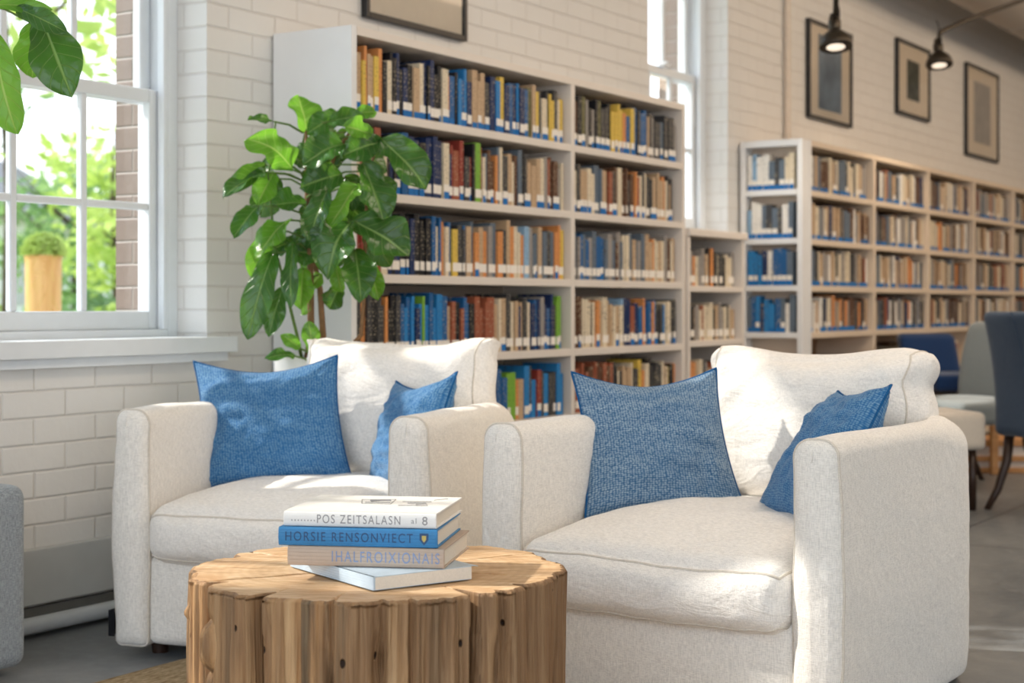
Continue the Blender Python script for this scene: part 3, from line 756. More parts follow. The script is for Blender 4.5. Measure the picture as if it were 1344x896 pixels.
def armchair(name,cx,cy,rz,w,d,h,label,seed,tagside=None,cush=(0,0),sdrop=.004):
    e=empty(name,(cx,cy,0),rz); tag(e,label,'armchair','white slipcovered armchairs')
    t=.105; r=.20; xm=w/2-t/2; yb=d/2-t/2
    yf=-d/2+.02
    # left arm: front to back corner (outer side left of travel -> travel +y gives left=-x  OK)
    La=[(-xm,yf+(yb-r-yf)*i/14) for i in range(15)]
    arcL=[(-xm+r-r*math.cos(a),yb-r+r*math.sin(a)) for a in [PI/2*i/10 for i in range(11)]]
    back=[(-xm+r+(2*xm-2*r)*i/10,yb) for i in range(11)]
    arcR=[(xm-r+r*math.sin(a),yb-r+r*math.cos(a)) for a in [PI/2*i/10 for i in range(11)]]
    Ra=[(xm,yb-r+(yf-yb+r)*i/14) for i in range(15)]
    La=[(x,y+.012) for x,y in La]; Ra=[(x,max(y,yf+.012)) for x,y in Ra]
    def rof(p):
        k=max(0,min(1,(p[1]-(yb-r-.28))/.40)); return .036+.050*k*k*(3-2*k)
    b,rg=sweep(La+arcL[1:7],t,h,seed,cap0=True,rof=rof); lo=b.build('arm',M_linen,e,smooth=True)
    def pipe_front(ring,parent):
        p=MB(); pts=[Vector(q) for q in ring]
        p.tube(pts,.0035,6,closed=True); p.build('piping',M_piping,parent,smooth=True)
    pipe_front(rg[6],lo)
    b,rg=sweep(arcR[4:]+Ra[1:],t,h,seed+1,cap1=True,rof=rof); ro_=b.build('arm',M_linen,e,smooth=True); pipe_front(rg[-7],ro_)
    b,_=sweep(arcL[5:]+back[1:]+arcR[1:6],t,h,seed+2,rof=rof); b.build('backrest',M_linen,e,smooth=True)
    # front rail / base
    xi=w/2-t+.01
    def fb(p,u):
        p=p.copy(); p.y-=.012*(1-u.x**2)*(1-u.z**2)*(1 if u.y<0 else 0)
        p+=Vector((0,.004*nz(p,6,seed),0)); return p
    b=MB(); b.rbox(-xi,xi,yf+.004,yf+.09,.035,.275,.025,18,fb); b.build('front_rail',M_linen,e,smooth=True)
    b=MB(); b.box(-xi+.03,xi-.03,yf+.08,yb-.04,.06,.25); b.build('seat_base',M_linen,e)
    # seat cushion
    def fs(p,u):
        p=p.copy(); k=(1-u.x**4)*(1-abs(u.y)**3)
        if u.z>0: p.z+=.045*k*u.z
        else: p.z+=.006*(1-u.x**2)*u.z
        if u.y<0: p.y-= .03*(1-u.x**4)*(1-u.z**2)*(-u.y)
        p.z+=.006*nz((p.x*1.0+p.y*.6,p.y*2.6,0),7,seed+3)*k*(u.z>0)
        p.z+= .010*nz(p,4.2,seed+5)*(1 if u.z>-.2 else .3)+.004*nz(p,13,seed)
        p.z-=sdrop*max(0,-u.y)**2
        # puckers along the front face
        if u.y<-.8: p.y+=.004*nz((p.x*3,p.z*.6,0),9,seed)
        return p
    sx=w/2-t-.004; b=MB(); b.rbox(-sx,sx,yf-.036,yb-.06,.262,.415,.05,40,fs); sc=b.build('seat_cushion',M_linen_cush,e,smooth=True)
    idx,vs,n_=b.last
    for lev in (n_-5,5):
        q=[(i,0) for i in range(n_)]+[(n_,j) for j in range(n_)]+[(i,n_) for i in range(n_,0,-1)]+[(0,j) for j in range(n_,0,-1)]
        p=MB(); p.tube([vs[idx[(i,j,lev)]] for i,j in q],.0036,6,closed=True); p.build('piping',M_piping,sc,smooth=True)
    # back cushion
    ox,oz=cush; bw=.30; lean=Matrix.Translation((ox,yb-t/2-.095,.40))@Matrix.Rotation(math.radians(-9),4,'X')
    def fc(p,u):
        p=p.copy(); q=(1-abs(u.x)**3)*(1-abs(u.z)**3)
        p.y+= math.copysign(.050*q,u.y)*abs(u.y)
        if u.z>0:
            p.x*=1+.04*u.z**2
            p.z+= .020*abs(u.x)**3*u.z - .020*(1-u.x**2)*u.z + .006*math.sin(u.x*5+seed)*u.z
        # lobes on the short ends
        p.x+= math.copysign(.020*math.cos(u.z*PI*.9)+.008*math.sin(u.z*7+seed),u.x)*abs(u.x)**3
        rp=math.exp(-((u.x+.72)/.35)**2)*max(0,u.z)
        p.y+=.010*math.sin((u.x*1.6-u.z*1.1)*13+seed)*rp
        p+=Vector((.006*nz(p,5,seed+9),.016*nz(p,4.2,seed+8)+.005*nz(p,13,seed),.010*nz(p,5,seed+7)))
        return p
    b=MB(); b.rbox(-bw,bw,-.09,.09,.0,.47+oz,.088,38,fc,M=lean); bc=b.build('back_cushion',M_linen_cush,e,smooth=True)
    for lev in (4,34):
        pm=MB(); pm.tube(b.ring(lev),.0028,6,closed=True); pm.build('piping',M_piping,bc,smooth=True)
    for sx_ in (-1,1):
        for sy in (-1,1):
            b=MB(); b.lathe([(.022,0),(.026,.035)],16,(sx_*(w/2-.09),sy*(d/2-.1),0)); b.build('leg',M_darkwood,e,smooth=True,auto=40)
    if tagside:
        b=MB(); b.box(-w/2-.010,-w/2+.006,yf-.016,yf-.013,.055,.125)
        b.box(-w/2-.012,-w/2-.010,yf-.016,yf+.02,.055,.125); b.build('fabric_tag',M_tagm,e)
    return e
def chair_pose(phi,corner,cpt,w,d):
    """phi: turn in degrees, cpt=(px,Z) of the front corner, corner=-1 left / +1 right"""
    ph=math.radians(phi); xh=RT*math.cos(ph)-FW*math.sin(ph); yh=RT*math.sin(ph)+FW*math.cos(ph)
    c=P(cpt[0],400,cpt[1]); c.z=0; ctr=c-xh*(corner*w/2)+yh*(d/2); return ctr, math.atan2(xh.y,xh.x)
w1,d1=.92,.88; c1,rz1=chair_pose(20,-1,(146,4.30),w1,d1)
ch1=armchair('armchair',c1.x,c1.y,rz1,w1,d1,.67,'white armchair by the window with the sunlit seat, left of the two',3,True,cush=(.065,-.015))
w2,d2=.91,1.01; c2,rz2=chair_pose(35,1,(1097,3.29),w2,d2)
ch2=armchair('armchair',c2.x,c2.y,rz2,w2,d2,.67,'white armchair in the right foreground, nearest to the camera',12,None,cush=(.035,-.03),sdrop=.02)

# ------------------------------------------------------------------ scatter cushions
def pillow(corners,th,mat,label,seed,dip=.03,pinch=.02):
    """corners: bl, br, tr, tl in world space"""
    bl,br,tr,tl=[Vector(c) for c in corners]; c=(bl+br+tr+tl)/4
    nrm=((br-bl)+(tr-tl)).cross((tl-bl)+(tr-br)).normalized()   # towards viewer when ccw
    n=44; b=MB(); uv=[]; up=((tl+tr)-(bl+br)).normalized(); wd=((br+tr)-(bl+tl)).normalized()
    for side in (1,-1):
        for i in range(n+1):
            for j in range(n+1):
                u=i/n*2-1; v=j/n*2-1
                u=math.sin(u*PI/2)*.4+u*.6; v=math.sin(v*PI/2)*.4+v*.6
                s=(u+1)/2; t=(v+1)/2
                p=bl*(1-s)*(1-t)+br*s*(1-t)+tr*s*t+tl*(1-s)*t
                p-= wd*(u*pinch*(1-v*v)); p-= up*(v*pinch*(1-u*u))
                if v>0: p-= up*(dip*v*v*(1-abs(u)**1.6))
                f=((1-abs(u)**2.6)*(1-abs(v)**2.6))
                f=max(f,0)**.55
                wv=1+.16*nz((u*1.5,v*1.5,side),1.3,seed)
                fold=.010*nz((u*1.2+v*.6,v*3.2,0),2.2,seed)+.007*nz((u*5,v*5-u*3,0),1.2,seed+2)
                rad=math.atan2(abs(v)-1,abs(u)-1)
                cr=.006*math.sin(14*math.atan2(1.02-abs(v),1.02-abs(u)))*math.exp(-3.5*math.hypot(1-abs(u),1-abs(v)))*min(1,4*f)
                q=p-c+nrm*(side*(th/2*f*wv)+fold*min(1,f*1.5)+cr)
                b.v.append(tuple(q)); uv.append((s*.45,t*.45))
    m=(n+1)*(n+1)
    for i in range(n):
        for j in range(n):
            a=i*(n+1)+j; q=(a,a+n+1,a+n+2,a+1)
            b.f.append(q); b.m.append(0); b.f.append(tuple(m+k for k in reversed(q))); b.m.append(0)
    zmin=min(v[2] for v in b.v)
    o=b.build('throw_pillow',mat,smooth=True,loc=c,uv=uv); tag(o,label,'pillow','blue knitted throw pillows')
    pts=[]
    ring=[(i,0) for i in range(n)]+[(n,j) for j in range(n)]+[(i,n) for i in range(n,0,-1)]+[(0,j) for j in range(n,0,-1)]
    e=MB(); e.tube([b.v[i*(n+1)+j] for i,j in ring],.0035,6,closed=True); e.build('seam',M_knit_edge,o,smooth=True)
    return o
pillow([P(262,641,4.58),P(464,634,4.60),P(443,466,4.68),P(254,474,4.76)],.14,M_knit_a,'large bright blue pillow leaning on the left arm of the window armchair',1,.028)
pillow([P(484,640,4.62),P(560,650,4.25),P(600,488,4.42),P(520,500,4.62)],.14,M_knit_a,'smaller blue pillow half hidden behind right arm of the window armchair',5,.02)
pillow([P(768,680,3.98),P(980,673,4.04),P(940,483,4.16),P(750,488,4.14)],.14,M_knit_b,'large dusty blue pillow on the left side of the foreground armchair',2,.03)
pillow([P(990,676,4.00),P(1085,705,3.56),P(1170,505,3.78),P(1100,513,4.02)],.14,M_knit_a,'blue pillow peaking above the right arm of the foreground armchair',4,.012)

# ------------------------------------------------------------------ stump table
TC=P(496,745,3.03); TH_=.45; TR=.352
te=empty('stump_table',(TC.x,TC.y,0),A-PI/2); tag(te,'round tree-stump coffee table of cracked pale wood carrying four books','coffee table')
cr=[(-.85,.030,.020),(-.53,.034,.022),(-.30,.010,.008),(-.145,.012,.008),(.10,.012,.01),(.257,.018,.012),(.558,.036,.016),(.70,.012,.012),(.82,.020,.014),(.95,.014,.012)]
cr=[(math.asin(u),dp*1.9,wd*.55/TR) for u,dp,wd in cr]+[(1.9,.03,.05),(2.6,.03,.05),(-2.0,.03,.05),(-2.7,.03,.05),(3.1,.02,.04)]
def rad(phi,z):
    x=math.sin(phi); y=-math.cos(phi)
    r=TR*(1+.010*nz((x,y,0),1.6,3)+.012*nz((x*3,y*3,0),1,4))
    r+=.010*nz((x*8,y*8,z*1.5),1,5)+.007*nz((x*24,y*24,z*2.5),1,6)+.004*nz((x*60,y*60,z*5),1,7)-.012*min(1,max(0,TH_-z)/.06)*max(0,nz((x*17,y*17,z*3.2),1,21)-.22)*4*(.5+nz((x*5,y*5,z*9),1,22))
    g=0
    for c,dp,wd in cr:
        cc=c+.022*nz((c*9,z*4,0),1,8)
        d=abs((phi-cc+PI)%(2*PI)-PI); k=.75+.7*nz((c*5,z*5,1),1,9)
        if d<wd*2.2: g=max(g,dp*k*max(0,1-d/(wd*(.8+.5*k)))**.45)
        g=max(g,.007*math.exp(-(d/(wd*3.2))**2))
    # knot low on the left
    kx=(phi+.94)/.055; kz=(z-.345)/.034; kk=kx*kx+kz*kz
    r+=.020*math.exp(-kk)*(1-.7*math.exp(-kk*6)) - (.012*math.exp(-((math.sqrt(kk)-1.5)**2)*9))
    kx=(phi+1.30)/.05; kz=(z-.385)/.012
    r+=.014*math.exp(-kx*kx-kz*kz)
    # gnarly hollow near the centre right
    kx=(phi-.09)/.03; kz=(z-.345)/.045; r-=.022*math.exp(-kx*kx-kz*kz)
    return r-g
NA=900; b=MB(); NZ=70
zs=[.0145+(TH_-.0145)*i/NZ for i in range(NZ)]
for z in zs:
    for k in range(NA):
        ph=2*PI*k/NA-PI; r=rad(ph,z); b.v.append((r*math.sin(ph),-r*math.cos(ph),z))
# rounded lip
for q,(dr,dz) in enumerate(((.0,-.006),(-.003,-.002),(-.008,0))):
    for k in range(NA):
        ph=2*PI*k/NA-PI; r=rad(ph,TH_)+dr; b.v.append((r*math.sin(ph),-r*math.cos(ph),TH_+dz+.002*nz((math.sin(ph)*6,math.cos(ph)*6,0),1,12)))
R=NZ+3
for i in range(R-1):
    for k in range(NA):
        k2=(k+1)%NA; b.f.append((i*NA+k,i*NA+k2,(i+1)*NA+k2,(i+1)*NA+k)); b.m.append(0)
b.f.append(tuple(reversed(range(NA)))); b.m.append(0)
b.build('trunk',M_wside,te,smooth=True)
b=MB(); NR=70
tcr=[(math.asin(-.85)-.08,.30,.022,.006),(math.asin(-.145),.80,.012,.0045),(math.asin(-.53),.86,.01,.004),(math.asin(.558),.86,.016,.004),(math.asin(.257),.90,.012,.004),(math.asin(.95),.45,.014,.005),(2.1,.5,.012,.004),(1.75,.6,.014,.005),(2.75,.6,.01,.003),(-2.2,.3,.014,.005),(math.asin(.82),.88,.012,.004)]
for i in range(NR+1):
    t=i/NR
    for k in range(NA):
        ph=2*PI*k/NA-PI; R1=rad(ph,TH_)-.008; r=R1*t
        x,y=r*math.sin(ph),-r*math.cos(ph); z=TH_+.002*nz((math.sin(ph)*6,math.cos(ph)*6,0),1,12)*t**4
        z+=.0012*nz((x*14,y*14,0),1,13)*(1-t**8)
        for c,r0,dp,wd in tcr:
            if t>r0:
                cc=c+.05*nz((t*5,c*3,0),1,14)*(1-t)+.015*nz((t*16,c,0),1,15)
                d=abs((ph-cc+PI)%(2*PI)-PI)*r; wdd=wd*min(1,(t-r0)/.15)
                if d<wdd: z-=dp*(1-d/wdd)
        b.v.append((x,y,z))
for i in range(NR):
    for k in range(NA):
        k2=(k+1)%NA
        if i==0: b.f.append((0+k,NA+k,NA+k2)) ; b.m.append(0)
        else: b.f.append((i*NA+k,(i+1)*NA+k,(i+1)*NA+k2,i*NA+k2)); b.m.append(0)
b.build('table_top',M_wtop,te,smooth=True)

# ------------------------------------------------------------------ stacked books on the table
def text_mesh(txt,size,mat,parent,M,name='title_lettering',sx=1.0,ext=.0003):
    cu=bpy.data.curves.new(name,'FONT'); cu.body=txt; cu.size=size; cu.align_x='LEFT'; cu.align_y='CENTER'; cu.extrude=ext; cu.space_character=1.25
    to=bpy.data.objects.new('tmp',cu); C.objects.link(to); dg=bpy.context.evaluated_depsgraph_get(); dg.update()
    me=bpy.data.meshes.new_from_object(to.evaluated_get(dg)); bpy.data.objects.remove(to); bpy.data.curves.remove(cu)
    me.materials.clear(); me.materials.append(mat); me.transform(M@Matrix.Diagonal((sx,1,1,1)))
    o=bpy.data.objects.new(name,me); C.objects.link(o); o.parent=parent; return o
def table_book(cpt,z,ln,dp,th,phi,cover,spine,label,hard=True,pages=M_paper):
    """cpt=(px,Z) of the front-left spine corner; x along the spine, y to the back"""
    p=P(cpt[0],400,cpt[1]); ph=math.radians(phi)
    xh=RT*math.cos(ph)-FW*math.sin(ph)
    e=empty('hardcover_book' if hard else 'softcover_book',(p.x,p.y,z),math.atan2(xh.y,xh.x)); tag(e,label,'book','books stacked on the stump table')
    t=.003 if hard else .0012; o=.004 if hard else 0
    b=MB(); b.box(0,ln,0,dp,0,t); b.box(0,ln,0,dp,th-t,th); 
    # rounded spine
    n=8; vs=[]; 
    for i in range(n+1):
        a=-PI/2+PI*i/n; vs.append((-.0045*math.cos(a) if hard else 0,th/2+th/2*math.sin(a)))
    for i in range(n):
        y0,z0=vs[i]; y1,z1=vs[i+1]
        b.add([(0,y0,z0),(ln,y0,z0),(ln,y1,z1),(0,y1,z1),(0,.004,z0),(ln,.004,z0),(ln,.004,z1),(0,.004,z1)],[(0,1,2,3),(4,7,6,5),(0,4,5,1),(3,2,6,7),(0,3,7,4),(1,5,6,2)])
    b.build('cover',cover,e,bevel=.0008)
    b=MB(); b.box(o,ln-o,.004,dp-o,t,th-t); b.build('pages',pages,e)
    return e
M_cov_w=plain('cover_chalk_white',(236,234,230),.4,.4,var=.015); M_cov_b=plain('cover_sky_blue',(52,124,176),.5,.4,var=.05,scale=80)
M_cov_t=plain('cover_taupe',(186,168,152),.6,.3,var=.04,scale=60); M_cov_p=plain('cover_pale_photo',(186,204,218),.3,.5,var=.16,scale=14)
M_ink=plain('grey_ink',(150,148,148),.6,.2,var=0.02); M_ink2=plain('slate_ink',(58,84,118),.6,.2,var=0.02); M_ink3=plain('lavender_ink',(132,150,184),.6,.2,var=0.02); M_gold=plain('gold_ink',(190,170,96),.5,.4,var=.05)
SPM=Matrix.Rotation(PI/2,4,'X')
z=TH_+.0025
B4=table_book((381,3.03),z,.315,.205,.024,55,M_cov_p,None,'thin pale softcover book at the bottom of the stack, turned askew',False)
z+=.0245
b=MB(); n=8; vs=[]
for i in range(n+1):
    u=i/n; vs+=[(.004,.2052+.030*u,.0228-.006*u*u),(.311-.02*u*u,.2052+.030*u,.0228-.006*u*u),(.004,.2052+.030*u,.0240-.006*u*u),(.311-.02*u*u,.2052+.030*u,.0240-.006*u*u)]
fs=[]
for i in range(n):
    a=4*i; c=a+4; fs+=[(a+2,a+3,c+3,c+2),(a,c,c+1,a+1),(a,a+2,c+2,c),(a+1,c+1,c+3,a+3)]
fs.append((4*n,4*n+2,4*n+3,4*n+1)); b.add(vs,fs); b.build('curled_cover',M_cov_p,B4)
B3=table_book((378,2.90),z,.290,.245,.0355,9,M_cov_t,None,'thick taupe book with lavender spine lettering, third from the top of the stack',True)
text_mesh('IHALFROIXIONAIS',.028,M_ink3,B3,Matrix.Translation((.082,-.0046,.0172))@SPM,sx=.72)
z+=.036
B2=table_book((366,2.90),z,.294,.24,.0335,8,M_cov_b,None,'sky blue hardcover with a small crest on its spine, second in the stack',True)
text_mesh('HORSIE RENSONVIECT',.024,M_ink2,B2,Matrix.Translation((.012,-.0046,.0165))@SPM,sx=.80)
b=MB(); pts=[(-.008,.010),(.008,.010),(.008,-.002),(.0,-.011),(-.008,-.002)]
b.add([(x,-.0004,zz) for x,zz in pts]+[(x,.0,zz) for x,zz in pts],[tuple(range(5)),tuple(range(9,4,-1))]); b.build('shield_emblem',M_ink2,B2,loc=(.270,-.0046,.0168))
b=MB(); pts=[(-.004,.006),(.004,.006),(.004,-.001),(.0,-.006),(-.004,-.001)]
b.add([(x,-.0008,zz) for x,zz in pts]+[(x,-.0003,zz) for x,zz in pts],[tuple(range(5)),tuple(range(9,4,-1))]); b.build('emblem_centre',M_gold,B2,loc=(.270,-.0046,.0168))
z+=.034
B1=table_book((373,2.91),z,.284,.245,.0275,9,M_cov_w,None,'white hardcover with line drawings on its cover, topmost of the stack',True)
text_mesh('POS ZEITSALASN',.0225,M_ink,B1,Matrix.Translation((.062,-.0046,.0135))@SPM,sx=.76)
text_mesh('........',.022,M_ink,B1,Matrix.Translation((.014,-.0046,.0165))@SPM,sx=.8)
text_mesh('al',.014,M_ink,B1,Matrix.Translation((.238,-.0046,.0135))@SPM); text_mesh('8',.022,M_ink,B1,Matrix.Translation((.258,-.0046,.0135))@SPM)
b=MB()
def ln_(pts,w=.0012): b.tube([(x,y,.0276) for x,y in pts],w/2+.0003,4)
ln_([(.115,.12),(.17,.12),(.165,.19),(.10,.18),(.115,.12)]); ln_([(.12,.165),(.16,.17)],.004); ln_([(.125,.15),(.15,.178)],.002); ln_([(.118,.135),(.165,.14)],.002)
ln_([(.19,.10),(.22,.105),(.235,.10)],.0025); ln_([(.20,.135),(.235,.14)],.0025); ln_([(.185,.16),(.21,.158),(.24,.165)],.0018); ln_([(.225,.10),(.245,.105),(.24,.125),(.22,.12),(.225,.10)],.0018)
ln_([(.24,.19),(.262,.215)],.001); b.build('cover_drawing',M_ink,B1)

# ------------------------------------------------------------------ plants
def leaf(b,uv,base,tip,width,nrm,seed,fold=.15,droop=.15,wavy=.05):
    base=Vector(base); tip=Vector(tip); ax=tip-base; Ln=ax.length; ax.normalize()
    nrm=(nrm-ax*nrm.dot(ax)).normalized(); sd=ax.cross(nrm)
    nu,nv=10,22; st=len(b.v)
    for j in range(nv+1):
        v=j/nv
        # fiddle outline: narrow waist near base, wide beyond the middle
        wv=(math.sin(PI*min(1,v**.85))**.62)*(.62+.42*v-.16*math.exp(-((v-.35)/.13)**2))
        if v<.02 or v>.995: wv=.02
        for i in range(nu+1):
            u=i/nu*2-1
            p=base+ax*(Ln*(v+.05*(1-abs(u))*(1 if v>.5 else 0)*v*0)) + sd*(u*width/2*wv)
            p+=nrm*(abs(u)*width*fold*wv - droop*Ln*(v-.3)**2*1.2 + wavy*width*(math.sin(v*10+seed+u*2.2)+.28*math.sin(v*24+seed*2-u*3))*abs(u)**1.4 + .02*width*math.sin(seed*3+v*7))
            p.z-=droop*Ln*v*v*.35
            b.v.append(tuple(p)); uv.append((i/nu,v))
    for j in range(nv):
        for i in range(nu):
            a=st+j*(nu+1)+i; b.f.append((a,a+1,a+nu+2,a+nu+1)); b.m.append(0)
PC=P(400,470,5.2); PC.z=0
pe=empty('fiddle_leaf_fig',(PC.x,PC.y,0)); tag(pe,'fiddle-leaf fig in a tall white planter between window and bookcase','potted plant')
b=MB(); b.lathe([(.075,0),(.08,.01),(.104,.765),(.106,.78),(.098,.78),(.094,.75),(.0,.745)],44); b.build('planter',M_pot,pe,smooth=True,auto=40)
b=MB(); b.lathe([(.094,.745),(.07,.755),(.0,.757)],30); b.build('soil',M_soil,pe,smooth=True)
Z0=5.05
LV=[ # base px,py, tip px,py, width px, dz base, dz tip, backlit?
(402,173,394,120,46,-.02,.0,1),(362,160,326,154,18,-.05,-.12,0),(388,222,334,168,58,-.06,-.14,1),(348,224,292,252,30,-.05,-.18,0),
(350,215,300,240,26,0,-.12,0),(342,268,306,302,32,-.05,-.16,0),(452,188,398,206,48,-.1,-.16,0),(500,186,452,198,40,-.02,-.12,0),
(499,180,561,238,54,-.02,-.05,0),(476,212,506,286,46,-.05,-.12,0),(470,243,432,290,48,-.12,-.2,1),(402,268,358,263,36,-.03,-.1,0),
(460,288,424,346,62,-.14,-.22,0),(464,288,538,330,60,-.14,-.16,0),(466,326,474,380,44,-.1,-.2,0),(484,346,497,386,26,-.05,-.1,1),
(382,286,330,330,50,-.06,-.15,1),(360,326,322,432,40,-.08,-.16,0),(384,316,379,398,26,-.1,-.18,0),(398,350,394,402,32,-.08,-.12,1),
(440,348,448,382,24,-.03,-.05,1),(412,466,405,418,24,0,-.02,1),(388,467,350,461,18,0,-.05,0),(395,458,371,436,18,0,-.04,1),
(448,148,404,172,34,0,-.06,0),(430,160,476,148,26,-.04,-.08,0),(466,150,492,142,20,-.02,-.04,1),(450,228,396,240,46,-.05,-.12,0),
(430,246,404,312,36,-.12,-.2,0),(488,176,452,164,30,-.08,-.14,1),(360,225,338,265,32,-.03,-.08,1),(420,190,386,212,34,0,.02,0),
(440,300,440,350,36,.05,.06,0),(400,300,376,340,34,.02,.04,0),(450,260,490,300,40,.03,.06,0),(420,250,400,290,36,.05,.06,0),
(470,200,510,215,34,.04,.06,0),(480,300,512,345,36,.03,.04,0),(352,300,332,360,34,-.02,-.05,1),(440,170,424,205,36,-.02,.0,1),
(446,375,432,405,30,.03,.04,0),(372,375,352,430,28,-.04,-.1,0),(486,222,520,255,30,.02,.03,0)]
rg=random.Random(5)
for k in range(14):
    bx=rg.uniform(350,500); by=rg.uniform(160,370); a=rg.uniform(-.6,3.7); l_=rg.uniform(34,58)
    LV.append((bx,by,bx+math.cos(a)*l_,by+abs(math.sin(a))*l_*.9+6,l_*.72,rg.uniform(-.02,.12),rg.uniform(-.02,.12),rg.random()<.25))
bd,ud,bf,uf=MB(),[],MB(),[]
for i,(bx,by,tx,ty,wd,d0,d1_,fr) in enumerate(LV):
    B=P(bx,by,Z0+d0)-PC; T=P(tx,ty,Z0+d1_)-PC; B.z+=0; 
    n=(-FW*rg.uniform(.5,1)+UP*rg.uniform(.0,.75)+RT*rg.uniform(-.6,.5)).normalized()
    leaf(bf if fr else bd,uf if fr else ud,B,T,wd/F*Z0*1.28,n,i*1.7,rg.uniform(.04,.30),rg.uniform(.05,.40),rg.uniform(.05,.11))
    # petiole to the closest trunk height
    tx0=404+ (by-300)*.05; q=P(tx0+ (20 if bx>430 else 0),by+14,Z0)-PC
    sm=MB(); sm.tube([q,(q+B)/2+Vector((0,0,.008)),B+(T-B)*.06],.0035,6); sm.build('leaf_stalk',M_gstem,pe,smooth=True)
bd.build('foliage',M_leaf,pe,smooth=True,uv=ud); bf.build('backlit_leaves',M_leafb,pe,smooth=True,uv=uf)
def trunk(pts,r0,r1,m=M_stem):
    s=MB(); n=len(pts); s.tube([P(x,y,Z0+dz)-PC for x,y,dz in pts],[r0+(r1-r0)*i/(n-1) for i in range(n)],10); s.build('stem',m,pe,smooth=True)
trunk([(404,470,.12),(408,440,.05),(408,380,0),(406,320,-.01),(403,260,0),(402,215,0),(402,172,-.02)],.013,.005)
trunk([(412,470,.12),(424,440,.05),(420,380,.02),(410,330,.02),(420,270,.02),(440,200,0),(470,160,-.02)],.012,.005)
trunk([(396,470,.12),(390,440,.03),(380,400,-.03),(370,360,-.03),(360,320,-.04),(352,230,-.04),(362,160,-.05)],.006,.003,M_gstem)
trunk([(418,468,.12),(462,452,.02),(474,440,.0),(477,400,.0),(478,360,0),(480,300,0),(482,230,0),(499,180,-.02)],.008,.004)
# second fig, near the window at the left edge
Q=P(-330,400,3.55); Q.z=0
pe2=empty('fiddle_leaf_fig',(Q.x,Q.y,0)); tag(pe2,'fiddle-leaf fig reaching into the top left corner before the window','potted plant')
b=MB(); b.lathe([(.12,0),(.16,.4),(.17,.42),(.155,.42),(.15,.39),(.0,.385)],36); b.build('planter',M_pot,pe2,smooth=True,auto=40)
b=MB(); b.tube([(0,0,.38),(.01,.0,.7),(.04,.01,.95),(.12,.0,1.15),(P(-60,60,3.95)-Q)*.62+Vector((0,0,.55)),P(-60,60,3.95)-Q,P(-20,0,3.9)-Q,P(10,-60,3.9)-Q],[.016,.015,.014,.013,.012,.010,.007,.004],10); b.build('stem',M_stem,pe2,smooth=True)
bd,ud,bf,uf=MB(),[],MB(),[]
LV2=[(52,18,92,118,84,-.05,-.12,0),(-12,40,16,168,76,-.06,-.1,1),(44,28,42,100,62,.05,.08,1),(-20,6,66,6,26,-.1,-.14,1),(20,10,84,36,36,-.12,-.18,0),(-20,60,-50,160,70,0,0,0),(-60,20,-100,90,70,0,0,0),(-10,-30,60,-80,70,0,0,0)]
for i,(bx,by,tx,ty,wd,d0,d1_,fr) in enumerate(LV2):
    B=P(bx,by,3.92+d0)-Q; T=P(tx,ty,3.92+d1_)-Q; n=(-FW*1+UP*rg.uniform(.1,.4)+RT*rg.uniform(-.3,.3)).normalized()
    leaf(bf if fr else bd,uf if fr else ud,B,T,wd/F*3.9,n,i*2.3+1,.12,.12,.06); s0=P(-30,max(by-25,-40),3.92)-Q
    st=MB(); st.tube([s0,(s0+B)/2+Vector((0,0,.006)),B+(T-B)*.05],.003,6); st.build('leaf_stalk',M_gstem,pe2,smooth=True)
bd.build('foliage',M_leaf,pe2,smooth=True,uv=ud); bf.build('backlit_leaves',M_leafb,pe2,smooth=True,uv=uf)

# ------------------------------------------------------------------ ottoman at the left edge, rug
oe=empty('ottoman',(2.80,3.25,0),0); tag(oe,'grey ribbed fabric ottoman cut by the left edge of the picture','ottoman')
b=MB(); b.rbox(-.5,0,0,.31,.02,.487,.035,22,lambda p,u:p+Vector((0,0,.012*(1-u.x**2)*(1-u.y**2)*(1 if u.z>0 else 0)))); oo=b.build('upholstered_body',M_grey_fab,oe,smooth=True)
b=MB(); b.tube([(-.48,.006,.455),(-.03,.006,.455),(-.006,.03,.455),(-.006,.28,.455)],.0035,6); b.build('piping',plain('grey_piping',(120,126,132),.8),oo,smooth=True)
for x in (-.42,-.08):
    for y in (.07,.24):
        b=MB(); b.lathe([(.02,0),(.02,.025)],12,(x,y,0)); b.build('leg',M_black,oe)
b=MB(); b.rbox(1.1,3.12,.85,3.0,.0005,.014,.006,30,lambda p,u:p+Vector((.006*nz(p,9,1),.006*nz(p,9,2),0)))
tag(b.build('jute_rug',M_rug,smooth=True),'woven tan jute rug under the stump table','rug')

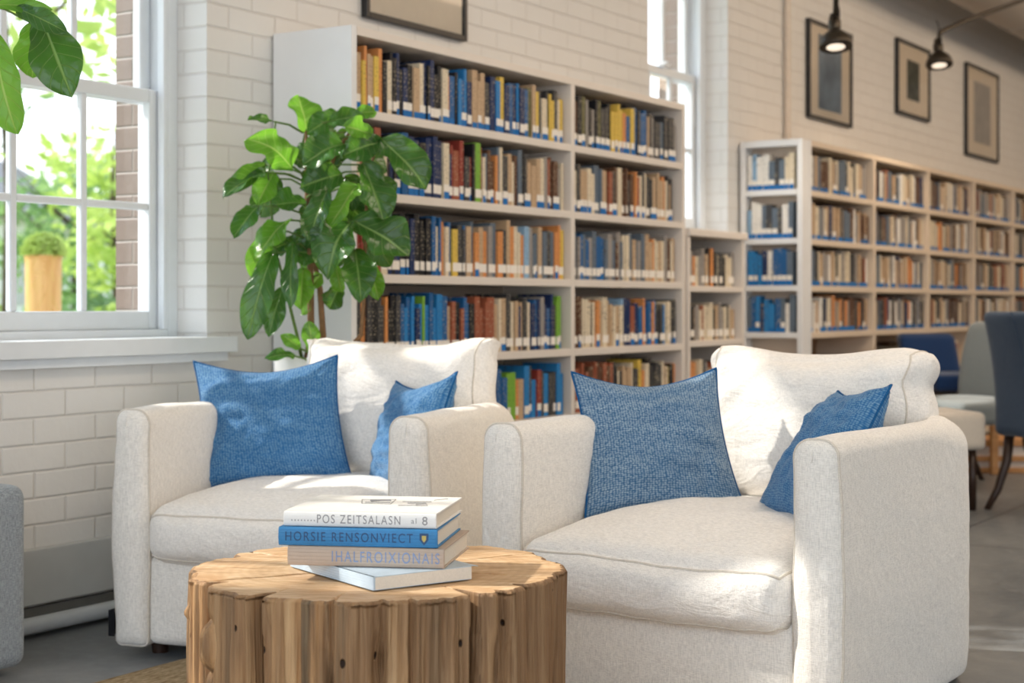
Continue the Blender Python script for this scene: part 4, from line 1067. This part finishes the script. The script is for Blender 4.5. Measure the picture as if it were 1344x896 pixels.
# ------------------------------------------------------------------ furniture in the back right
def slipper_chair(name,px,Z,rz,fab,leg,label,sh=.46,bh=.92,wd=.5,group=None,z0=.34):
    c=P(px,400,Z); e=empty(name,(c.x,c.y,0),rz); tag(e,label,'chair',group)
    # local: faces -y, back at +y
    b=MB(); b.rbox(-wd/2,wd/2,-.26,.24,z0,sh,.035,16,lambda p,u:p+Vector((0,0,.02*(1-u.x**2)*(1-u.y**2)*(1 if u.z>0 else 0)))); b.build('seat',fab,e,smooth=True)
    def fbk(p,u):
        p=p.copy(); t=(p.z-z0)/(bh-z0); p.y+=.13*t*t-.02*t; p.x*=1+.04*t-.06*t*t; p.y+=.03*(abs(u.x)**2)*-1*t; return p
    b=MB(); b.rbox(-wd/2-.005,wd/2+.005,.19,.275,z0,bh,.04,18,fbk); bk=b.build('backrest',fab,e,smooth=True)
    b=MB(); b.tube([fbk(Vector((0,.277,z0+(bh-z0)*i/12)),Vector((0,1,0)))for i in range(13)],.004,6); b.build('back_seam',fab,bk,smooth=True)
    for sx_ in (-1,1):
        b=MB(); b.tube([(sx_*(wd/2-.05),-.21,z0+.03),(sx_*(wd/2-.05),-.215,.15),(sx_*(wd/2-.05),-.22,0)],[.022,.018,.014],10); b.build('leg',leg,e,smooth=True)
        b=MB(); b.tube([(sx_*(wd/2-.05),.21,z0+.03),(sx_*(wd/2-.05),.23,.22),(sx_*(wd/2-.045),.28,.09),(sx_*(wd/2-.04),.34,0)],[.024,.022,.018,.014],10); b.build('leg',leg,e,smooth=True)
    return e
hd=A-PI/2
slipper_chair('dining_chair',1412,7.35,hd+math.radians(115),M_navy_fab,M_darkwood,'slate blue dining chair with dark legs at the right edge, back turned',group='upholstered chairs at the far tables')
slipper_chair('dining_chair',1266,8.3,hd-math.radians(62),M_lgrey_fab,M_darkwood,'grey upholstered chair between the slate blue chair and the foreground armchair',bh=.86,wd=.52,group='upholstered chairs at the far tables')
# beige bench, blue lounge chair with wood frame
c=P(1228,400,7.5); e=empty('bench',(c.x,c.y,0),hd+.2); tag(e,'beige padded bench behind the foreground armchair','bench')
b=MB(); b.rbox(-.22,.16,-.2,.2,.28,.455,.03,14); b.build('seat',M_beige_fab,e,smooth=True)
for x in (-.17,.11):
    for y in (-.15,.15):
        b=MB(); b.tube([(x,y,0),(x,y,.29)],.018,8); b.build('leg',M_darkwood,e,smooth=True)
c=P(1243,400,9.2); e=empty('lounge_chair',(c.x,c.y,0),hd+.1); tag(e,'deep blue cushioned lounge chair with a pale wooden frame, far back','chair')
b=MB(); b.rbox(-.18,.16,-.3,.22,.46,.56,.03,14); b.build('seat_cushion',M_royal_fab,e,smooth=True)
b=MB(); b.rbox(-.18,.16,.16,.27,.54,.78,.035,14,lambda p,u:p+Vector((0,.06*(u.z+1),0))); b.build('back_cushion',M_royal_fab,e,smooth=True)
b=MB(); b.box(-.2,.18,-.32,.28,.385,.445); b.build('frame',M_wood,e,bevel=.006)
for x in (-.18,.16):
    for y in (-.29,.25):
        b=MB(); b.box(x-.02,x+.02,y-.02,y+.02,0,.385); b.build('leg',M_wood,e,bevel=.004)
# low slatted plinth with white panels
c=P(1330,400,9.0); e=empty('low_display_rack',(c.x,c.y,0),hd); tag(e,'low wooden rack with white panels behind the chair legs','rack')
b=MB(); b.box(-.3,.7,0,.4,.15,.185); b.build('top_board',M_wood,e,bevel=.003)
b=MB(); b.box(-.3,.7,0,.4,.065,.095); b.build('middle_board',M_wood,e,bevel=.003)
b=MB(); b.box(-.3,.7,0,.4,0,.03); b.build('bottom_board',M_wood,e,bevel=.003)
b=MB(); b.box(-.28,.68,.02,.38,.095,.15); b.box(-.28,.68,.02,.38,.03,.065); b.build('white_panel',M_shelf,e)

# ------------------------------------------------------------------ outdoors
b=MB(); b.box(-40,80,W+.42,90,-.25,-.05); tag(b.build('lawn',M_grass),'pale green lawn outside the windows','lawn',kind='structure')
b=MB(); b.box(-5,25,W+.43,8.2,-.05,-.02); tag(b.build('terrace',M_pave),'pale paved terrace directly outside the windows','terrace',kind='structure')
def tree(pos,hh,cr_,mat,label,n=2600,seed=1,cz=None,ls=.16,tr=.14):
    e=empty('tree',pos); tag(e,label,'tree','trees outside the window'); r=random.Random(seed)
    b=MB(); b.tube([(0,0,-.05),(.05,0,hh*.3),(0,.05,hh*.6),(0,0,hh*.9)],[tr,tr*.8,tr*.6,tr*.2],10)
    for k in range(7):
        a=r.uniform(0,6.28); z0=hh*r.uniform(.35,.7); b.tube([(0,0,z0),(math.cos(a)*cr_*.7,math.sin(a)*cr_*.7,z0+cr_*.6)],[tr*.35,tr*.1],6)
    b.build('trunk',M_trunk,e,smooth=True)
    g=MB(); cz=cz or hh*.72; cl=[]
    for k in range(26):
        a=r.uniform(0,6.28); q=r.uniform(.2,.85); cl.append((Vector((math.cos(a)*q*cr_,math.sin(a)*q*cr_,cz+r.uniform(-.62,.7)*cr_)),r.uniform(.25,.48)*cr_))
    for i in range(n):
        c_,rr=r.choice(cl); d=Vector((r.gauss(0,1),r.gauss(0,1),r.gauss(0,1))).normalized(); p=c_+d*rr*r.uniform(.55,1)
        u=Vector((r.gauss(0,1),r.gauss(0,1),r.gauss(0,.6))).normalized(); w_=u.cross(d).normalized() if u.cross(d).length>.1 else Vector((1,0,0)); s=ls*r.uniform(.6,1.3)
        g.add([p-u*s,p+w_*s*.45,p+u*s,p-w_*s*.45],[(0,1,2,3)])
    g.build('crown',mat,e)
def ray(px,Z): q=P(px,400,Z); return (q.x,q.y,-.05)
tree(ray(8,15),6.5,1.7,M_tree1,'light yellow-green tree seen through the upper left panes',650,3,cz=3.9,ls=.12,tr=.07)
tree(ray(150,27),4.4,1.7,M_tree1,'bright leafy tree seen through the right column of panes',900,4,cz=2.5,ls=.16,tr=.08)
tree(ray(96,36),4.4,2.2,M_tree2,'muted green tree far behind the other trees',1100,6,cz=2.2,ls=.2,tr=.1)
tree(ray(-190,22),8,2.2,M_tree2,'tall green tree at the left edge of the window',1500,7,cz=4.2,ls=.2)
def shrub(pos,r_,hh,mat,label,seed):
    e=empty('shrub',pos); tag(e,label,'shrub','shrubs outside the window'); r=random.Random(seed); g=MB()
    for i in range(1500):
        d=Vector((r.gauss(0,1),r.gauss(0,1),abs(r.gauss(0,1)))).normalized(); p=Vector((d.x*r_,d.y*r_,d.z*hh))*r.uniform(.7,1); u=Vector((r.gauss(0,1),r.gauss(0,1),r.gauss(0,1))).normalized(); w_=u.orthogonal().normalized(); s=.07
        g.add([p-u*s,p+w_*s*.5,p+u*s,p-w_*s*.5],[(0,1,2,3)])
    g.build('foliage',mat,e); b=MB(); b.tube([(0,0,0),(0,0,hh*.7)],.03,8); b.build('stem',M_trunk,e)
shrub(ray(125,21),.7,1.2,M_tree2,'dense green shrub behind the wooden planter',1)
shrub(ray(150,15),.55,1.0,M_tree1,'yellow-green shrub seen behind the right panes',2)
shrub(ray(-60,18),.8,1.4,M_tree1,'yellow-green shrub left of the wooden planter',4)
q=P(57,400,10); e=empty('wooden_planter',(q.x,q.y,-.05)); tag(e,'tall round amber wooden planter topped with greenery outside','planter')
b=MB(); b.lathe([(.10,0),(.112,1.27),(.118,1.31),(.10,1.31),(.095,1.27),(0,1.26)],24); b.build('barrel',M_barrel,e,smooth=True,auto=40)
for zz in (.3,.9): 
    b=MB(); rr=.10+.012*zz/1.27; b.lathe([(rr+.001,zz),(rr+.005,zz),(rr+.006,zz+.04),(rr+.002,zz+.04)],24); b.build('hoop',M_black,e,smooth=True,auto=40)
g=MB(); r=random.Random(9)
for i in range(500):
    d=Vector((r.gauss(0,1),r.gauss(0,1),abs(r.gauss(0,1)))).normalized(); p=Vector((d.x*.12,d.y*.12,1.32+d.z*.12)); u=Vector((r.gauss(0,1),r.gauss(0,1),r.gauss(0,1))).normalized(); w_=u.orthogonal().normalized(); s=.04
    g.add([p-u*s,p+w_*s*.5,p+u*s,p-w_*s*.5],[(0,1,2,3)])
g.build('greenery',M_tree1,e)
q=ray(75,52); e=empty('house',(q[0],q[1],-.05),.5); tag(e,'pale house far behind the trees outside','house')
b=MB(); b.box(-6,6,0,8,0,3.6); b.build('walls',M_house,e)
b=MB(); b.add([(-6.5,-.5,3.6),(6.5,-.5,3.6),(6.5,8.5,3.6),(-6.5,8.5,3.6),(-6.5,4,6.2),(6.5,4,6.2)],[(0,1,5,4),(2,3,4,5),(0,4,3),(1,2,5),(0,3,2,1)]); b.build('roof',M_roof,e)
for x in (-4,-1,2.5):
    b=MB(); b.box(x,x+1.1,-.04,0.01,1.0,2.4); b.build('window',M_print,e)

# ------------------------------------------------------------------ light
w=bpy.data.worlds.new('world'); S.world=w; w.use_nodes=True; nt=w.node_tree; bg=nt.nodes['Background']
tc=nt.nodes.new('ShaderNodeTexCoord'); sp=nt.nodes.new('ShaderNodeSeparateXYZ'); nt.links.new(tc.outputs['Generated'],sp.inputs[0])
rp=nt.nodes.new('ShaderNodeValToRGB'); nt.links.new(sp.outputs[2],rp.inputs[0]); el=rp.color_ramp.elements
el[0].position=0; el[0].color=(.95,.97,1,1); el[1].position=.6; el[1].color=(.60,.78,1,1)
nt.links.new(rp.outputs[0],bg.inputs[0]); bg.inputs[1].default_value=2.3
sd=bpy.data.lights.new('sun','SUN'); sd.energy=4.8; sd.angle=math.radians(1.2); sd.color=(1,.94,.84)
so=bpy.data.objects.new('sun',sd); C.objects.link(so)
el_=math.radians(38); dr=Vector((.35,-.94,0)).normalized()*math.cos(el_)+Vector((0,0,-math.sin(el_)))
so.rotation_euler=dr.to_track_quat('-Z','Y').to_euler(); so.location=(0,10,10)
def area(loc,sx,sy,en,col,rot=(0,0,0)):  # unseen warm fill lights, added to brighten the far wall and room
    ld=bpy.data.lights.new('warm_fill_light','AREA'); ld.shape='RECTANGLE'; ld.size=sx; ld.size_y=sy; ld.energy=en; ld.color=col
    lo=bpy.data.objects.new('warm_fill_light',ld); lo.location=loc; lo.rotation_euler=rot or (0,0,0); C.objects.link(lo)
area((9.0,1.2,CEIL-.05),5,1.2,74,(1,.76,.54),(.55,0,0))
area((13.5,.8,CEIL-.05),5,1.2,74,(1,.76,.54),(.55,0,0))
area((5.0,.6,CEIL-.05),3,1.0,62,(1,.82,.64))
# ------------------------------------------------------------------ output look
v=S.view_settings; v.view_transform='Standard'; v.look='None'; v.gamma=1; v.use_curve_mapping=False; v.exposure=0.2
S.cycles.max_bounces=8; S.cycles.sample_clamp_indirect=4
print('BOOKS',NB)
